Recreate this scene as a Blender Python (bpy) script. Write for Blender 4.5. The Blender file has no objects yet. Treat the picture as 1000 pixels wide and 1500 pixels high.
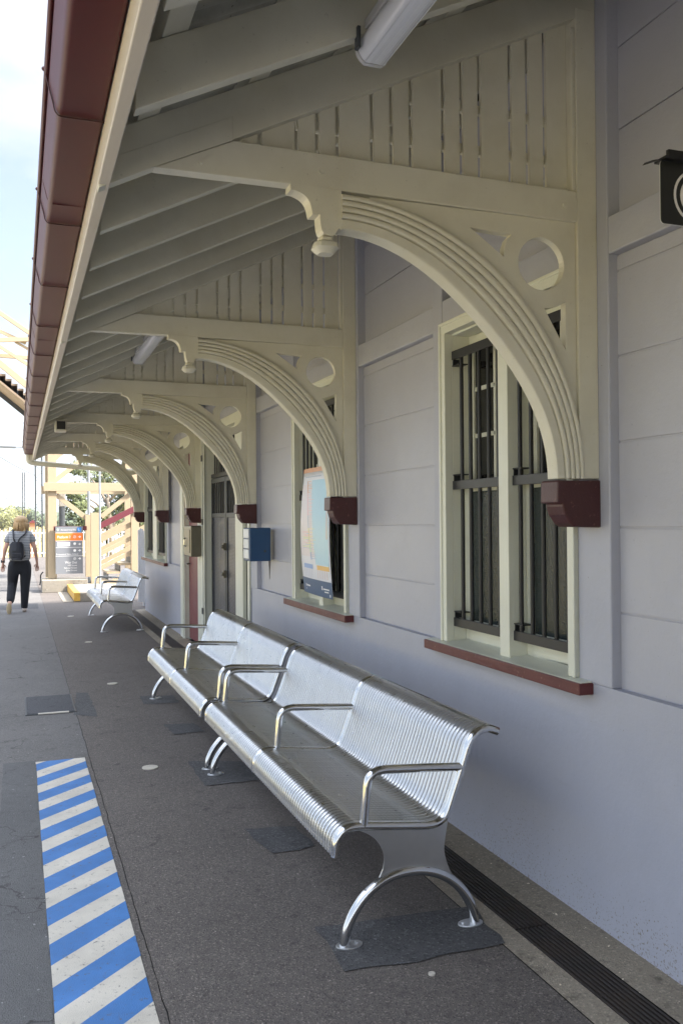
import bpy, bmesh, math, random
from mathutils import Vector, Matrix, noise
R = math.radians
random.seed(7)
scene = bpy.context.scene
COL = scene.collection
# ------------------------------------------------------------------ camera
FPX, YAW, PITCH, ROLL, EYE = 1307.6, R(19.888), R(.408), R(-.457), 1.58
fw = Vector((math.sin(YAW)*math.cos(PITCH), math.cos(YAW)*math.cos(PITCH), math.sin(PITCH)))
r0 = Vector((math.cos(YAW), -math.sin(YAW), 0)); u0 = r0.cross(fw)
rt = r0*math.cos(ROLL)+u0*math.sin(ROLL); up = -r0*math.sin(ROLL)+u0*math.cos(ROLL)
EYEP = Vector((0, 0, EYE))
def at(x, y, ax, c):
    """survey helper: the point of the plane ax=c seen at photo pixel x,y"""
    d = fw+rt*(x-500)/FPX+up*(750-y)/FPX
    i = 'XYZ'.index(ax)
    return EYEP+d*((c-EYEP[i])/d[i])
def xz(pts, Y):
    return [(at(x, y, 'Y', Y).x, at(x, y, 'Y', Y).z) for x, y in pts]
cd = bpy.data.cameras.new('camera'); cam = bpy.data.objects.new('camera', cd); COL.objects.link(cam)
cd.sensor_fit = 'VERTICAL'; cd.sensor_height = 36; cd.sensor_width = 24; cd.lens = FPX/1500*36
cd.clip_start = .05; cd.clip_end = 20000
cam.matrix_world = Matrix((( rt.x, up.x, -fw.x, 0), (rt.y, up.y, -fw.y, 0), (rt.z, up.z, -fw.z, EYE), (0, 0, 0, 1)))
scene.camera = cam

# ------------------------------------------------------------------ materials
def new_mat(name):
    m = bpy.data.materials.new(name); m.use_nodes = True
    nt = m.node_tree; nt.nodes.clear()
    out = nt.nodes.new('ShaderNodeOutputMaterial'); b = nt.nodes.new('ShaderNodeBsdfPrincipled')
    nt.links.new(b.outputs[0], out.inputs[0])
    return m, nt, b
def nd(nt, typ, **k):
    n = nt.nodes.new(typ)
    for a, v in k.items():
        if a in ('op',): n.operation = v
        else: setattr(n, a, v)
    return n
def noise_node(nt, co, scale, detail=4, rough=.6, stretch=None):
    src = co
    if stretch:
        mp = nd(nt, 'ShaderNodeMapping'); mp.inputs['Scale'].default_value = stretch
        nt.links.new(co, mp.inputs[0]); src = mp.outputs[0]
    n = nd(nt, 'ShaderNodeTexNoise'); n.inputs['Scale'].default_value = scale
    n.inputs['Detail'].default_value = detail; n.inputs['Roughness'].default_value = rough
    nt.links.new(src, n.inputs['Vector']); return n.outputs[0]
def ramp(nt, fac, p0, p1, c0=(0, 0, 0, 1), c1=(1, 1, 1, 1)):
    r = nd(nt, 'ShaderNodeValToRGB'); e = r.color_ramp.elements
    e[0].position = p0; e[1].position = p1; e[0].color = c0; e[1].color = c1
    nt.links.new(fac, r.inputs[0]); return r.outputs[0]
def mix(nt, fac, a, b):
    m = nd(nt, 'ShaderNodeMix', data_type='RGBA')
    for s, v in ((0, fac), (6, a), (7, b)):
        if isinstance(v, (int, float)): m.inputs[s].default_value = v
        elif isinstance(v, tuple): m.inputs[s].default_value = (*v[:3], 1)
        else: nt.links.new(v, m.inputs[s])
    return m.outputs[2]
def bump(nt, b, h, strength, dist):
    n = nd(nt, 'ShaderNodeBump'); n.inputs['Strength'].default_value = strength; n.inputs['Distance'].default_value = dist
    nt.links.new(h, n.inputs['Height']); nt.links.new(n.outputs[0], b.inputs['Normal'])
def geo_co(nt):
    return nd(nt, 'ShaderNodeNewGeometry').outputs['Position']
def paint(name, col, rough=.4, dirt=.25, grain=None, dirtcol=None, scale=3, bs=.25, bd=.002, chips=None):
    m, nt, b = new_mat(name); co = geo_co(nt)
    n1 = noise_node(nt, co, scale, 6, .65); n2 = noise_node(nt, co, scale*14, 3, .6, grain)
    dc = dirtcol or tuple(c*.55 for c in col)
    f = ramp(nt, n1, .42, .8)
    g = nd(nt, 'ShaderNodeMath', op='MULTIPLY'); g.inputs[1].default_value = dirt; nt.links.new(f, g.inputs[0])
    c = mix(nt, g.outputs[0], col, dc)
    sp = ramp(nt, noise_node(nt, co, 90, 2, .5), .70, .78)
    g2 = nd(nt, 'ShaderNodeMath', op='MULTIPLY'); g2.inputs[1].default_value = dirt*.9; nt.links.new(sp, g2.inputs[0])
    c = mix(nt, g2.outputs[0], c, tuple(x*.4 for x in dc))
    if chips:
        ch = ramp(nt, noise_node(nt, co, 55, 4, .7), .64, .66)
        c = mix(nt, ch, c, chips)
    nt.links.new(c, b.inputs['Base Color'])
    rr = nd(nt, 'ShaderNodeMapRange'); rr.inputs[3].default_value = rough-.08; rr.inputs[4].default_value = rough+.15
    nt.links.new(n1, rr.inputs[0]); nt.links.new(rr.outputs[0], b.inputs['Roughness'])
    bump(nt, b, n2, bs, bd)
    return m
def weather(m, z0):
    """mud splash specks and scuffs low on a wall, plus roller texture"""
    nt = m.node_tree; b = nt.nodes['Principled BSDF']; co = geo_co(nt)
    src = b.inputs['Base Color'].links[0].from_socket
    sep = nd(nt, 'ShaderNodeSeparateXYZ'); nt.links.new(co, sep.inputs[0])
    mr = nd(nt, 'ShaderNodeMapRange'); mr.inputs[1].default_value = 0; mr.inputs[2].default_value = z0; mr.inputs[3].default_value = .09; mr.inputs[4].default_value = -.06
    nt.links.new(sep.outputs[2], mr.inputs[0])
    sp = nd(nt, 'ShaderNodeMath', op='ADD'); nt.links.new(noise_node(nt, co, 105, 3, .6), sp.inputs[0]); nt.links.new(mr.outputs[0], sp.inputs[1])
    sp2 = nd(nt, 'ShaderNodeMath', op='ADD'); nt.links.new(sp.outputs[0], sp2.inputs[0])
    big = nd(nt, 'ShaderNodeMath', op='MULTIPLY'); big.inputs[1].default_value = .22; nt.links.new(noise_node(nt, co, 2.3, 3), big.inputs[0]); nt.links.new(big.outputs[0], sp2.inputs[1])
    c = mix(nt, ramp(nt, sp2.outputs[0], .78, .83), src, (.24, .215, .185))
    sc_ = ramp(nt, noise_node(nt, co, 3.1, 8, .75, (1, .5, 3)), .62, .80)
    g = nd(nt, 'ShaderNodeMath', op='MULTIPLY'); g.inputs[1].default_value = .30; nt.links.new(sc_, g.inputs[0])
    c = mix(nt, g.outputs[0], c, (.30, .28, .27)); nt.links.new(c, b.inputs['Base Color'])
    bump(nt, b, noise_node(nt, co, 26, 6, .7), .5, .004)
def plain(name, col, rough=.5, metal=0, **k):
    m, nt, b = new_mat(name)
    n1 = noise_node(nt, geo_co(nt), k.get('scale', 12), 4)
    c = mix(nt, n1, tuple(x*(1-k.get('var', .15)) for x in col), tuple(min(1, x*(1+k.get('var', .15))) for x in col))
    nt.links.new(c, b.inputs['Base Color']); b.inputs['Roughness'].default_value = rough; b.inputs['Metallic'].default_value = metal
    if k.get('bump'): bump(nt, b, n1, .4, k['bump'])
    return m
M = {}
M['cream'] = paint('cream_paint', (.68, .655, .54), .42, .30, (1, 1, .15), (.34, .29, .17))
M['white_trim'] = paint('pale_trim_paint', (.70, .71, .61), .35, .16, (1, 1, .12), (.42, .38, .26))
M['lilac'] = paint('lilac_render', (.43, .44, .505), .45, .18, None, (.25, .24, .27), 2.2, .35, .003)
M['lilac_board'] = paint('lilac_boards', (.44, .445, .50), .38, .22, (1, .12, 1), (.27, .26, .29), 1.7, .3, .002)
weather(M['lilac'], .5); weather(M['lilac_board'], .2)
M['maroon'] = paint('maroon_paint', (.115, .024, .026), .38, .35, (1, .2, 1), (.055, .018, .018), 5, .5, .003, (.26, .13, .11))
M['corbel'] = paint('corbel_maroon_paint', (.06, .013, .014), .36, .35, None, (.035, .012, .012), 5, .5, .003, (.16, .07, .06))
M['maroon_dark'] = paint('dark_maroon_paint', (.06, .015, .016), .34, .35, None, (.035, .012, .012), 5, .5, .003)
M['gutter'] = plain('maroon_gutter_steel', (.078, .010, .0125), .42, scale=2, var=.1)
M['gutter'].node_tree.nodes['Principled BSDF'].inputs['Specular IOR Level'].default_value = .12
M['fascia'] = paint('cream_fascia_paint', (.62, .56, .46), .35, .2, (1, .08, 1), (.4, .33, .24))
M['pink_cream'] = paint('tower_cream_paint', (.41, .325, .215), .5, .15, (1, 1, .2), (.42, .34, .22), 2)
M['maroon_rail'] = paint('faded_maroon_paint', (.15, .032, .042), .5, .15)
M['black'] = plain('black_steel', (.012, .013, .016), .42)
M['dark_grey'] = plain('dark_grey_steel', (.05, .055, .06), .45)
M['grey_steel'] = plain('galvanised_steel', (.34, .37, .4), .5, .3)
M['white_paint'] = plain('white_paint', (.78, .79, .8), .45, var=.06)
M['blue'] = paint('blue_enamel', (.018, .07, .17), .3, .2, None, (.05, .08, .12))
M['plastic'] = plain('clear_grey_plastic', (.62, .64, .68), .18, var=.05)
M['plastic_cap'] = plain('light_grey_plastic', (.5, .5, .5), .35, var=.06)
M['board_cream'] = plain('box_cream', (.55, .53, .42), .4)
M['steelbox'] = plain('stainless_box', (.19, .175, .135), .36, .8)
M['sheet'] = paint('painted_roof_sheet', (.42, .40, .32), .55, .75, None, (.10, .085, .06), 5)
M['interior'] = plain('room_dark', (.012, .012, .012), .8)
M['door_maroon'] = paint('door_maroon_paint', (.20, .05, .055), .4, .2)

def m_steel(name, rough=.13, perforated=False):
    m, nt, b = new_mat(name); tc = nd(nt, 'ShaderNodeTexCoord').outputs['Object']
    b.inputs['Metallic'].default_value = 1
    n = noise_node(nt, tc, 9, 5, .6)
    c = mix(nt, n, (.58, .585, .59), (.74, .745, .75)); nt.links.new(c, b.inputs['Base Color'])
    rr = nd(nt, 'ShaderNodeMapRange'); rr.inputs[3].default_value = rough*.6; rr.inputs[4].default_value = rough*1.7
    nt.links.new(noise_node(nt, tc, 30, 4), rr.inputs[0]); nt.links.new(rr.outputs[0], b.inputs['Roughness'])
    bump(nt, b, noise_node(nt, tc, 60, 2, .5, (1, .1, 1)), .06, .0008)
    if perforated:
        uv = nd(nt, 'ShaderNodeUVMap').outputs[0]
        sep = nd(nt, 'ShaderNodeSeparateXYZ'); nt.links.new(uv, sep.inputs[0])
        def fr(o, per, off=None):
            a = nd(nt, 'ShaderNodeMath', op='DIVIDE'); a.inputs[1].default_value = per; nt.links.new(o, a.inputs[0]); src = a.outputs[0]
            if off is not None:
                ad = nd(nt, 'ShaderNodeMath', op='ADD'); nt.links.new(src, ad.inputs[0]); nt.links.new(off, ad.inputs[1]); src = ad.outputs[0]
            f = nd(nt, 'ShaderNodeMath', op='FRACT'); nt.links.new(src, f.inputs[0])
            s = nd(nt, 'ShaderNodeMath', op='SUBTRACT'); s.inputs[1].default_value = .5; nt.links.new(f.outputs[0], s.inputs[0])
            q = nd(nt, 'ShaderNodeMath', op='MULTIPLY'); nt.links.new(s.outputs[0], q.inputs[0]); nt.links.new(s.outputs[0], q.inputs[1])
            return q.outputs[0], a.outputs[0]
        qx, ax = fr(sep.outputs[0], .0050)
        fl = nd(nt, 'ShaderNodeMath', op='FLOOR'); nt.links.new(ax, fl.inputs[0])
        hf = nd(nt, 'ShaderNodeMath', op='MULTIPLY'); hf.inputs[1].default_value = .5; nt.links.new(fl.outputs[0], hf.inputs[0])
        qy, _ = fr(sep.outputs[1], .0054, hf.outputs[0])
        s = nd(nt, 'ShaderNodeMath', op='ADD'); nt.links.new(qx, s.inputs[0]); nt.links.new(qy, s.inputs[1])
        lt = nd(nt, 'ShaderNodeMath', op='LESS_THAN'); lt.inputs[1].default_value = .048; nt.links.new(s.outputs[0], lt.inputs[0])
        sl = nd(nt, 'ShaderNodeMath', op='DIVIDE'); sl.inputs[1].default_value = 1.1619/41; nt.links.new(sep.outputs[0], sl.inputs[0])
        sf = nd(nt, 'ShaderNodeMath', op='PINGPONG'); sf.inputs[1].default_value = .5; nt.links.new(sl.outputs[0], sf.inputs[0])
        sg_ = nd(nt, 'ShaderNodeMath', op='LESS_THAN'); sg_.inputs[1].default_value = .075; nt.links.new(sf.outputs[0], sg_.inputs[0])
        mxx = nd(nt, 'ShaderNodeMath', op='MAXIMUM'); nt.links.new(sg_.outputs[0], mxx.inputs[0]); nt.links.new(lt.outputs[0], mxx.inputs[1]); lt = mxx
        tr = nd(nt, 'ShaderNodeBsdfTransparent'); mx = nd(nt, 'ShaderNodeMixShader')
        nt.links.new(lt.outputs[0], mx.inputs[0]); nt.links.new(b.outputs[0], mx.inputs[1]); nt.links.new(tr.outputs[0], mx.inputs[2])
        nt.links.new(mx.outputs[0], nt.nodes['Material Output'].inputs[0])
    return m
M['steel'] = m_steel('polished_stainless_tube', .12)
M['steel_plate'] = m_steel('brushed_stainless_plate', .3)
M['perf'] = m_steel('perforated_ribbed_stainless', .28, True)

def m_asphalt(name, base, spk=.5, dark=.5, aggr=260):
    m, nt, b = new_mat(name); co = geo_co(nt)
    big = noise_node(nt, co, 1.1, 6, .65); med = noise_node(nt, co, 9, 5, .7)
    v = nd(nt, 'ShaderNodeTexVoronoi'); v.inputs['Scale'].default_value = aggr; nt.links.new(co, v.inputs['Vector'])
    c = mix(nt, ramp(nt, big, .35, .7), base, tuple(x*1.28 for x in base))
    c = mix(nt, ramp(nt, med, .56, .74), c, tuple(x*dark for x in base))
    cr = nd(nt, 'ShaderNodeSeparateColor'); nt.links.new(v.outputs['Color'], cr.inputs[0])
    lo = ramp(nt, cr.outputs[0], .8, .95)
    g = nd(nt, 'ShaderNodeMath', op='MULTIPLY'); g.inputs[1].default_value = spk; nt.links.new(lo, g.inputs[0])
    c = mix(nt, g.outputs[0], c, tuple(min(1, x*2.6) for x in base))
    hi = ramp(nt, cr.outputs[1], .80, .9); g2 = nd(nt, 'ShaderNodeMath', op='MULTIPLY'); g2.inputs[1].default_value = spk; nt.links.new(hi, g2.inputs[0])
    c = mix(nt, g2.outputs[0], c, tuple(x*.35 for x in base))
    peb = ramp(nt, noise_node(nt, co, 46, 2, .4), .735, .75)
    c = mix(nt, peb, c, tuple(min(1, x*3.4) for x in base))
    sp = ramp(nt, noise_node(nt, co, 11, 4, .6), .63, .70)
    g3 = nd(nt, 'ShaderNodeMath', op='MULTIPLY'); g3.inputs[1].default_value = .55; nt.links.new(sp, g3.inputs[0])
    c = mix(nt, g3.outputs[0], c, tuple(x*.3 for x in base))
    nt.links.new(c, b.inputs['Base Color']); b.inputs['Roughness'].default_value = .8
    bump(nt, b, v.outputs['Distance'], .8, .003)
    return m
def cracks(m, sc, w):
    nt = m.node_tree; b = nt.nodes['Principled BSDF']; co = geo_co(nt); src = b.inputs['Base Color'].links[0].from_socket
    nn = nd(nt, 'ShaderNodeTexNoise'); nn.inputs['Scale'].default_value = 5; nn.inputs['Detail'].default_value = 5; nt.links.new(co, nn.inputs['Vector'])
    mm = nd(nt, 'ShaderNodeVectorMath', operation='MULTIPLY_ADD'); mm.inputs[1].default_value = (.35, .35, .35); nt.links.new(nn.outputs[1], mm.inputs[0]); nt.links.new(co, mm.inputs[2])
    v = nd(nt, 'ShaderNodeTexVoronoi', feature='DISTANCE_TO_EDGE'); v.inputs['Scale'].default_value = sc; nt.links.new(mm.outputs[0], v.inputs['Vector'])
    l = ramp(nt, v.outputs['Distance'], w*.5, w*1.6, (1, 1, 1, 1), (0, 0, 0, 1))
    br = ramp(nt, noise_node(nt, co, 1.6, 3), .46, .56); g = nd(nt, 'ShaderNodeMath', op='MULTIPLY'); nt.links.new(l, g.inputs[0]); nt.links.new(br, g.inputs[1])
    c = mix(nt, g.outputs[0], src, (.035, .032, .03)); nt.links.new(c, b.inputs['Base Color'])
M['asphalt'] = m_asphalt('platform_asphalt_dark', (.102, .088, .078), .65, .5, 190)
M['asphalt_left'] = m_asphalt('platform_asphalt_grey', (.115, .108, .102), .4, .72, 190)
M['asphalt_smooth'] = m_asphalt('platform_asphalt_smooth', (.088, .086, .085), .22, .75, 160)
cracks(M['asphalt_left'], 1.1, .004); cracks(M['asphalt_smooth'], 2.2, .006)
M['patch'] = m_asphalt('patch_bitumen', (.063, .062, .063), .6, .6, 130)
M['concrete'] = m_asphalt('stained_concrete', (.25, .215, .165), .3, .38, 150)
M['concrete_light'] = m_asphalt('pale_concrete', (.24, .215, .175), .15, .6, 150)
M['rubber'] = plain('black_groove', (.012, .012, .012), .9)
M['drain'] = paint('rusty_drain_steel', (.035, .028, .024), .5, .5, None, (.07, .045, .03), 8)
M['pit'] = m_asphalt('pit_lid_infill', (.06, .06, .065), .3, .7)

def m_worn(name, col):
    m, nt, b = new_mat(name); co = geo_co(nt)
    f = ramp(nt, noise_node(nt, co, 42, 8, .8), .575, .64)
    f2 = ramp(nt, noise_node(nt, co, 4, 5, .6), .35, .75)
    c = mix(nt, f2, col, tuple(x*.70 for x in col)); c = mix(nt, f, c, (.10, .095, .09))
    nt.links.new(c, b.inputs['Base Color']); b.inputs['Roughness'].default_value = .6
    v = nd(nt, 'ShaderNodeTexVoronoi'); v.inputs['Scale'].default_value = 240; nt.links.new(co, v.inputs['Vector'])
    bump(nt, b, v.outputs['Distance'], .4, .002)
    return m
M['stripe_blue'] = m_worn('worn_blue_paint', (.055, .19, .47))
M['stripe_white'] = m_worn('worn_white_paint', (.62, .57, .485))
M['yellow'] = m_worn('worn_yellow_paint', (.75, .45, .08))

def m_glass(name, col, rough, bumpy=0):
    m, nt, b = new_mat(name)
    b.inputs['Base Color'].default_value = (*col, 1); b.inputs['Roughness'].default_value = rough
    b.inputs['IOR'].default_value = 1.5
    if bumpy:
        v = nd(nt, 'ShaderNodeTexVoronoi'); v.inputs['Scale'].default_value = 110; nt.links.new(geo_co(nt), v.inputs['Vector'])
        bump(nt, b, v.outputs['Distance'], .7, bumpy)
    else: bump(nt, b, noise_node(nt, geo_co(nt), 3, 2), .1, .01)
    return m
M['glass'] = m_glass('dark_window_glass', (.012, .012, .013), .06)
M['frosted'] = m_glass('patterned_glass', (.035, .046, .045), .2, .0015)
def m_mesh_screen():
    m, nt, b = new_mat('security_mesh'); tc = geo_co(nt)
    sep = nd(nt, 'ShaderNodeSeparateXYZ'); nt.links.new(tc, sep.inputs[0])
    def tri(sgn):
        a = nd(nt, 'ShaderNodeMath', op='MULTIPLY'); a.inputs[1].default_value = sgn*1.6; nt.links.new(sep.outputs[1], a.inputs[0])
        s = nd(nt, 'ShaderNodeMath', op='ADD'); nt.links.new(a.outputs[0], s.inputs[0]); nt.links.new(sep.outputs[2], s.inputs[1])
        d = nd(nt, 'ShaderNodeMath', op='DIVIDE'); d.inputs[1].default_value = .03; nt.links.new(s.outputs[0], d.inputs[0])
        f = nd(nt, 'ShaderNodeMath', op='FRACT'); nt.links.new(d.outputs[0], f.inputs[0])
        l = nd(nt, 'ShaderNodeMath', op='LESS_THAN'); l.inputs[1].default_value = .42; nt.links.new(f.outputs[0], l.inputs[0]); return l.outputs[0]
    mx = nd(nt, 'ShaderNodeMath', op='MAXIMUM'); nt.links.new(tri(1), mx.inputs[0]); nt.links.new(tri(-1), mx.inputs[1])
    b.inputs['Base Color'].default_value = (.20, .20, .235, 1); b.inputs['Roughness'].default_value = .35; b.inputs['Metallic'].default_value = .6
    tr = nd(nt, 'ShaderNodeBsdfTransparent'); ms = nd(nt, 'ShaderNodeMixShader')
    nt.links.new(mx.outputs[0], ms.inputs[0]); nt.links.new(tr.outputs[0], ms.inputs[1]); nt.links.new(b.outputs[0], ms.inputs[2])
    nt.links.new(ms.outputs[0], nt.nodes['Material Output'].inputs[0]); return m
M['mesh'] = m_mesh_screen()
def flat(name, col, rough=.5): return plain(name, col, rough, var=.03)
M['sign_grey'] = flat('sign_grey', (.20, .21, .23)); M['sign_orange'] = flat('sign_orange', (.85, .22, .04)); M['sign_white'] = flat('sign_white', (.82, .82, .82))
M['sign_blue'] = flat('sign_blue', (.05, .28, .75)); M['sign_green'] = flat('sign_pale_green', (.6, .85, .62)); M['sign_black'] = flat('sign_black', (.015, .017, .017), .3)
M['p_white'] = flat('poster_white', (.74, .75, .80), .3); M['p_sea'] = flat('poster_sea', (.42, .66, .80), .3); M['p_orange'] = flat('poster_orange', (.72, .36, .18), .3)
M['p_navy'] = flat('poster_navy', (.055, .11, .21), .3); M['p_blue'] = flat('poster_blue', (.27, .42, .70), .3); M['p_amber'] = flat('poster_amber', (.80, .50, .16), .3)
M['p_pink'] = flat('poster_pink', (.78, .45, .5), .3); M['p_yellow'] = flat('poster_yellow', (.75, .72, .25), .3); M['p_land'] = flat('poster_land', (.74, .68, .70), .3)
M['p_grey'] = flat('poster_grey', (.45, .5, .6), .3); M['p_green'] = flat('poster_green', (.45, .7, .5), .3)

# ------------------------------------------------------------------ mesh helpers
def tag(o, label=None, cat=None, group=None, kind=None):
    if label: o['label'] = label
    if cat: o['category'] = cat
    if group: o['group'] = group
    if kind: o['kind'] = kind
    return o
def thing(name, loc, label, cat, group=None):
    o = bpy.data.objects.new(name, None); o.location = loc; o.empty_display_size = .1; COL.objects.link(o)
    return tag(o, label, cat, group)
ORG = {}
def origin(o):
    v = Vector(o.location) if o else Vector((0, 0, 0))
    while o and o.parent: o = o.parent; v = v+Vector(o.location)
    return v
class MB:
    def __init__(s): s.v = []; s.f = []; s.mi = []; s.uv = None; s.cur = 0
    def add(s, vs, fs):
        n = len(s.v); s.v += [tuple(p) for p in vs]
        for f in fs: s.f.append([i+n for i in f]); s.mi.append(s.cur)
        return s
    def box(s, x0, x1, y0, y1, z0, z1):
        return s.add([(x0,y0,z0),(x1,y0,z0),(x1,y1,z0),(x0,y1,z0),(x0,y0,z1),(x1,y0,z1),(x1,y1,z1),(x0,y1,z1)],
            [(0,3,2,1),(4,5,6,7),(0,1,5,4),(1,2,6,5),(2,3,7,6),(3,0,4,7)])
    def bar(s, a, b, w, h, upv=(0, 0, 1)):
        a = Vector(a); b = Vector(b); d = (b-a).normalized(); upv = (0, 1, 0) if abs(d.dot(Vector(upv))) > .99 else upv; sd = d.cross(Vector(upv)).normalized(); u = sd.cross(d)
        P = []
        for p in (a, b):
            for i, j in ((-1,-1),(1,-1),(1,1),(-1,1)): P.append(p+sd*i*w/2+u*j*h/2)
        return s.add(P, [(0,3,2,1),(4,5,6,7),(0,1,5,4),(1,2,6,5),(2,3,7,6),(3,0,4,7)])
    def tube(s, pts, r, seg=12, caps=True):
        pts = [Vector(p) for p in pts]; n = len(pts); rr = r if isinstance(r, (list, tuple)) else [r]*n
        t0 = (pts[1]-pts[0]).normalized(); ref = Vector((0,1,0)) if abs(t0.y) < .9 else Vector((1,0,0))
        nrm = (ref-t0*ref.dot(t0)).normalized(); rings = []
        for i, p in enumerate(pts):
            t = (pts[min(i+1,n-1)]-pts[max(i-1,0)]).normalized()
            nrm = (nrm-t*nrm.dot(t)).normalized(); bn = t.cross(nrm)
            rings.append([p+(nrm*math.cos(2*math.pi*k/seg)+bn*math.sin(2*math.pi*k/seg))*rr[i] for k in range(seg)])
        vs = [q for g in rings for q in g]; fs = []
        for i in range(n-1):
            for k in range(seg):
                a = i*seg+k; b = i*seg+(k+1) % seg; fs.append((a, b, b+seg, a+seg))
        if caps: fs.append(tuple(range(seg))[::-1]); fs.append(tuple((n-1)*seg+k for k in range(seg)))
        return s.add(vs, fs)
    def grid(s, fn, nu, nv, closed=False):
        vs = [fn(i/nu, j/nv) for i in range(nu+1) for j in range(nv+1)]
        return s.add(vs, [(i*(nv+1)+j, (i+1)*(nv+1)+j, (i+1)*(nv+1)+j+1, i*(nv+1)+j+1) for i in range(nu) for j in range(nv)])
    def disc(s, c, r, n=20, h=.004, axis='Z', rx=None):
        c = Vector(c); rx = rx or r; vs = []
        for k in range(n):
            a = 2*math.pi*k/n
            if axis == 'Z': vs.append((c.x+rx*math.cos(a), c.y+r*math.sin(a), c.z))
            elif axis == 'Y': vs.append((c.x+rx*math.cos(a), c.y, c.z+r*math.sin(a)))
            else: vs.append((c.x, c.y+rx*math.cos(a), c.z+r*math.sin(a)))
        off = {'Z': (0,0,h), 'Y': (0,h,0), 'X': (h,0,0)}[axis]
        vs += [tuple(Vector(v)+Vector(off)) for v in vs]
        fs = [tuple(range(n)), tuple(range(n, 2*n))[::-1]]+[(k, (k+1) % n, (k+1) % n+n, k+n) for k in range(n)]
        return s.add(vs, fs)
    def ball(s, c, r, nu=10, nv=8, sc=(1,1,1)):
        c = Vector(c)
        return s.grid(lambda u, v: (c.x+r*sc[0]*math.cos(2*math.pi*u)*math.sin(math.pi*v), c.y+r*sc[1]*math.sin(2*math.pi*u)*math.sin(math.pi*v), c.z+r*sc[2]*math.cos(math.pi*v)), nu, nv)
    def prism(s, outlines, y0, y1, plane='XZ'):
        """filled 2D outlines (even-odd holes) extruded y0..y1 across plane XZ, YZ or XY"""
        cu = bpy.data.curves.new('tmp', 'CURVE'); cu.dimensions = '2D'; cu.fill_mode = 'BOTH'; cu.extrude = abs(y1-y0)/2
        for o in outlines:
            sp = cu.splines.new('POLY'); sp.points.add(len(o)-1); sp.use_cyclic_u = True
            for i, p in enumerate(o): sp.points[i].co = (p[0], p[1], 0, 1)
        ob = bpy.data.objects.new('tmp', cu); me = ob.to_mesh(); ym = (y0+y1)/2
        mp = {'XZ': lambda p: (p.x, ym+p.z, p.y), 'YZ': lambda p: (ym+p.z, p.x, p.y), 'XY': lambda p: (p.x, p.y, ym+p.z)}[plane]
        s.add([mp(v.co) for v in me.vertices], [tuple(p.vertices) for p in me.polygons])
        ob.to_mesh_clear(); bpy.data.objects.remove(ob); bpy.data.curves.remove(cu); return s
    def text(s, body, size, pos, align='LEFT', plane='XZ', off=-.001, wscale=1):
        cu = bpy.data.curves.new('tmp', 'FONT'); cu.body = body; cu.size = size; cu.align_x = align; cu.extrude = .0004; cu.resolution_u = 2
        ob = bpy.data.objects.new('tmp', cu); me = ob.to_mesh(); X, Y, Z = pos
        if plane == 'XZ': f = lambda p: (X+p.x*wscale, Y+off-p.z, Z+p.y)
        else: f = lambda p: (X+off-p.z, Y-p.x*wscale, Z+p.y)
        s.add([f(v.co) for v in me.vertices], [tuple(p.vertices) for p in me.polygons])
        ob.to_mesh_clear(); bpy.data.objects.remove(ob); bpy.data.curves.remove(cu); return s
    def build(s, name, mat, parent=None, smooth=False, bevel=0, seg=2, fix=True):
        me = bpy.data.meshes.new(name); og = origin(parent)
        me.from_pydata([(p[0]-og.x, p[1]-og.y, p[2]-og.z) for p in s.v], [], s.f)
        for m in (mat if isinstance(mat, (list, tuple)) else [mat]): me.materials.append(m)
        for p, i in zip(me.polygons, s.mi): p.material_index = i
        if s.uv:
            l = me.uv_layers.new(name='UVMap')
            for p in me.polygons:
                for li, vi in zip(p.loop_indices, p.vertices): l.data[li].uv = s.uv[vi]
        if fix:
            bm = bmesh.new(); bm.from_mesh(me); bmesh.ops.remove_doubles(bm, verts=bm.verts, dist=1e-5)
            bmesh.ops.recalc_face_normals(bm, faces=bm.faces); bm.to_mesh(me); bm.free()
        if smooth:
            for p in me.polygons: p.use_smooth = True
            if smooth != 'all':
                bm = bmesh.new(); bm.from_mesh(me)
                for e in bm.edges:
                    if len(e.link_faces) == 2 and e.calc_face_angle(0) > R(38): e.smooth = False
                bm.to_mesh(me); bm.free()
        o = bpy.data.objects.new(name, me); COL.objects.link(o); o.parent = parent
        if bevel:
            b = o.modifiers.new('bevel', 'BEVEL'); b.width = bevel; b.segments = seg; b.limit_method = 'ANGLE'; b.angle_limit = R(40)
            b.harden_normals = False
        return o
def children(o): return [c for c in bpy.data.objects if c.parent == o]
def copy_tree(o, parent=None):
    c = o.copy(); COL.objects.link(c); c.parent = parent
    for ch in children(o): copy_tree(ch, c)
    return c
def struct(mb, name, mat, **k): return tag(mb.build(name, mat, **k), kind='structure')
def smoothcurve(pts, n=6):
    P = [Vector(p) for p in pts]; out = []
    for i in range(len(P)-1):
        a = P[max(i-1,0)]; b = P[i]; c = P[i+1]; d = P[min(i+2,len(P)-1)]
        for k in range(n):
            t = k/n; out.append(.5*((2*b)+(c-a)*t+(2*a-5*b+4*c-d)*t*t+(3*b-a-3*c+d)*t**3))
    out.append(P[-1]); return out

# ------------------------------------------------------------------ GROUND
WX = 2.073                      # face of the station wall
def jag(x, y, amp=.006): return x+amp*noise.noise(Vector((x*3, y*9, 1)))+amp*.6*noise.noise(Vector((5, y*40, 2)))
def strip(x0, x1, y0, y1, z, t, step=.05, j0=True, j1=True):
    m = MB(); n = max(2, int((y1-y0)/step))
    def fn(u, v):
        y = y0+(y1-y0)*u; a = jag(x0, y) if j0 else x0; b = jag(x1, y) if j1 else x1
        return (a+(b-a)*v, y, z)
    m.grid(fn, n, 2); return m
g = MB()
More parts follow.
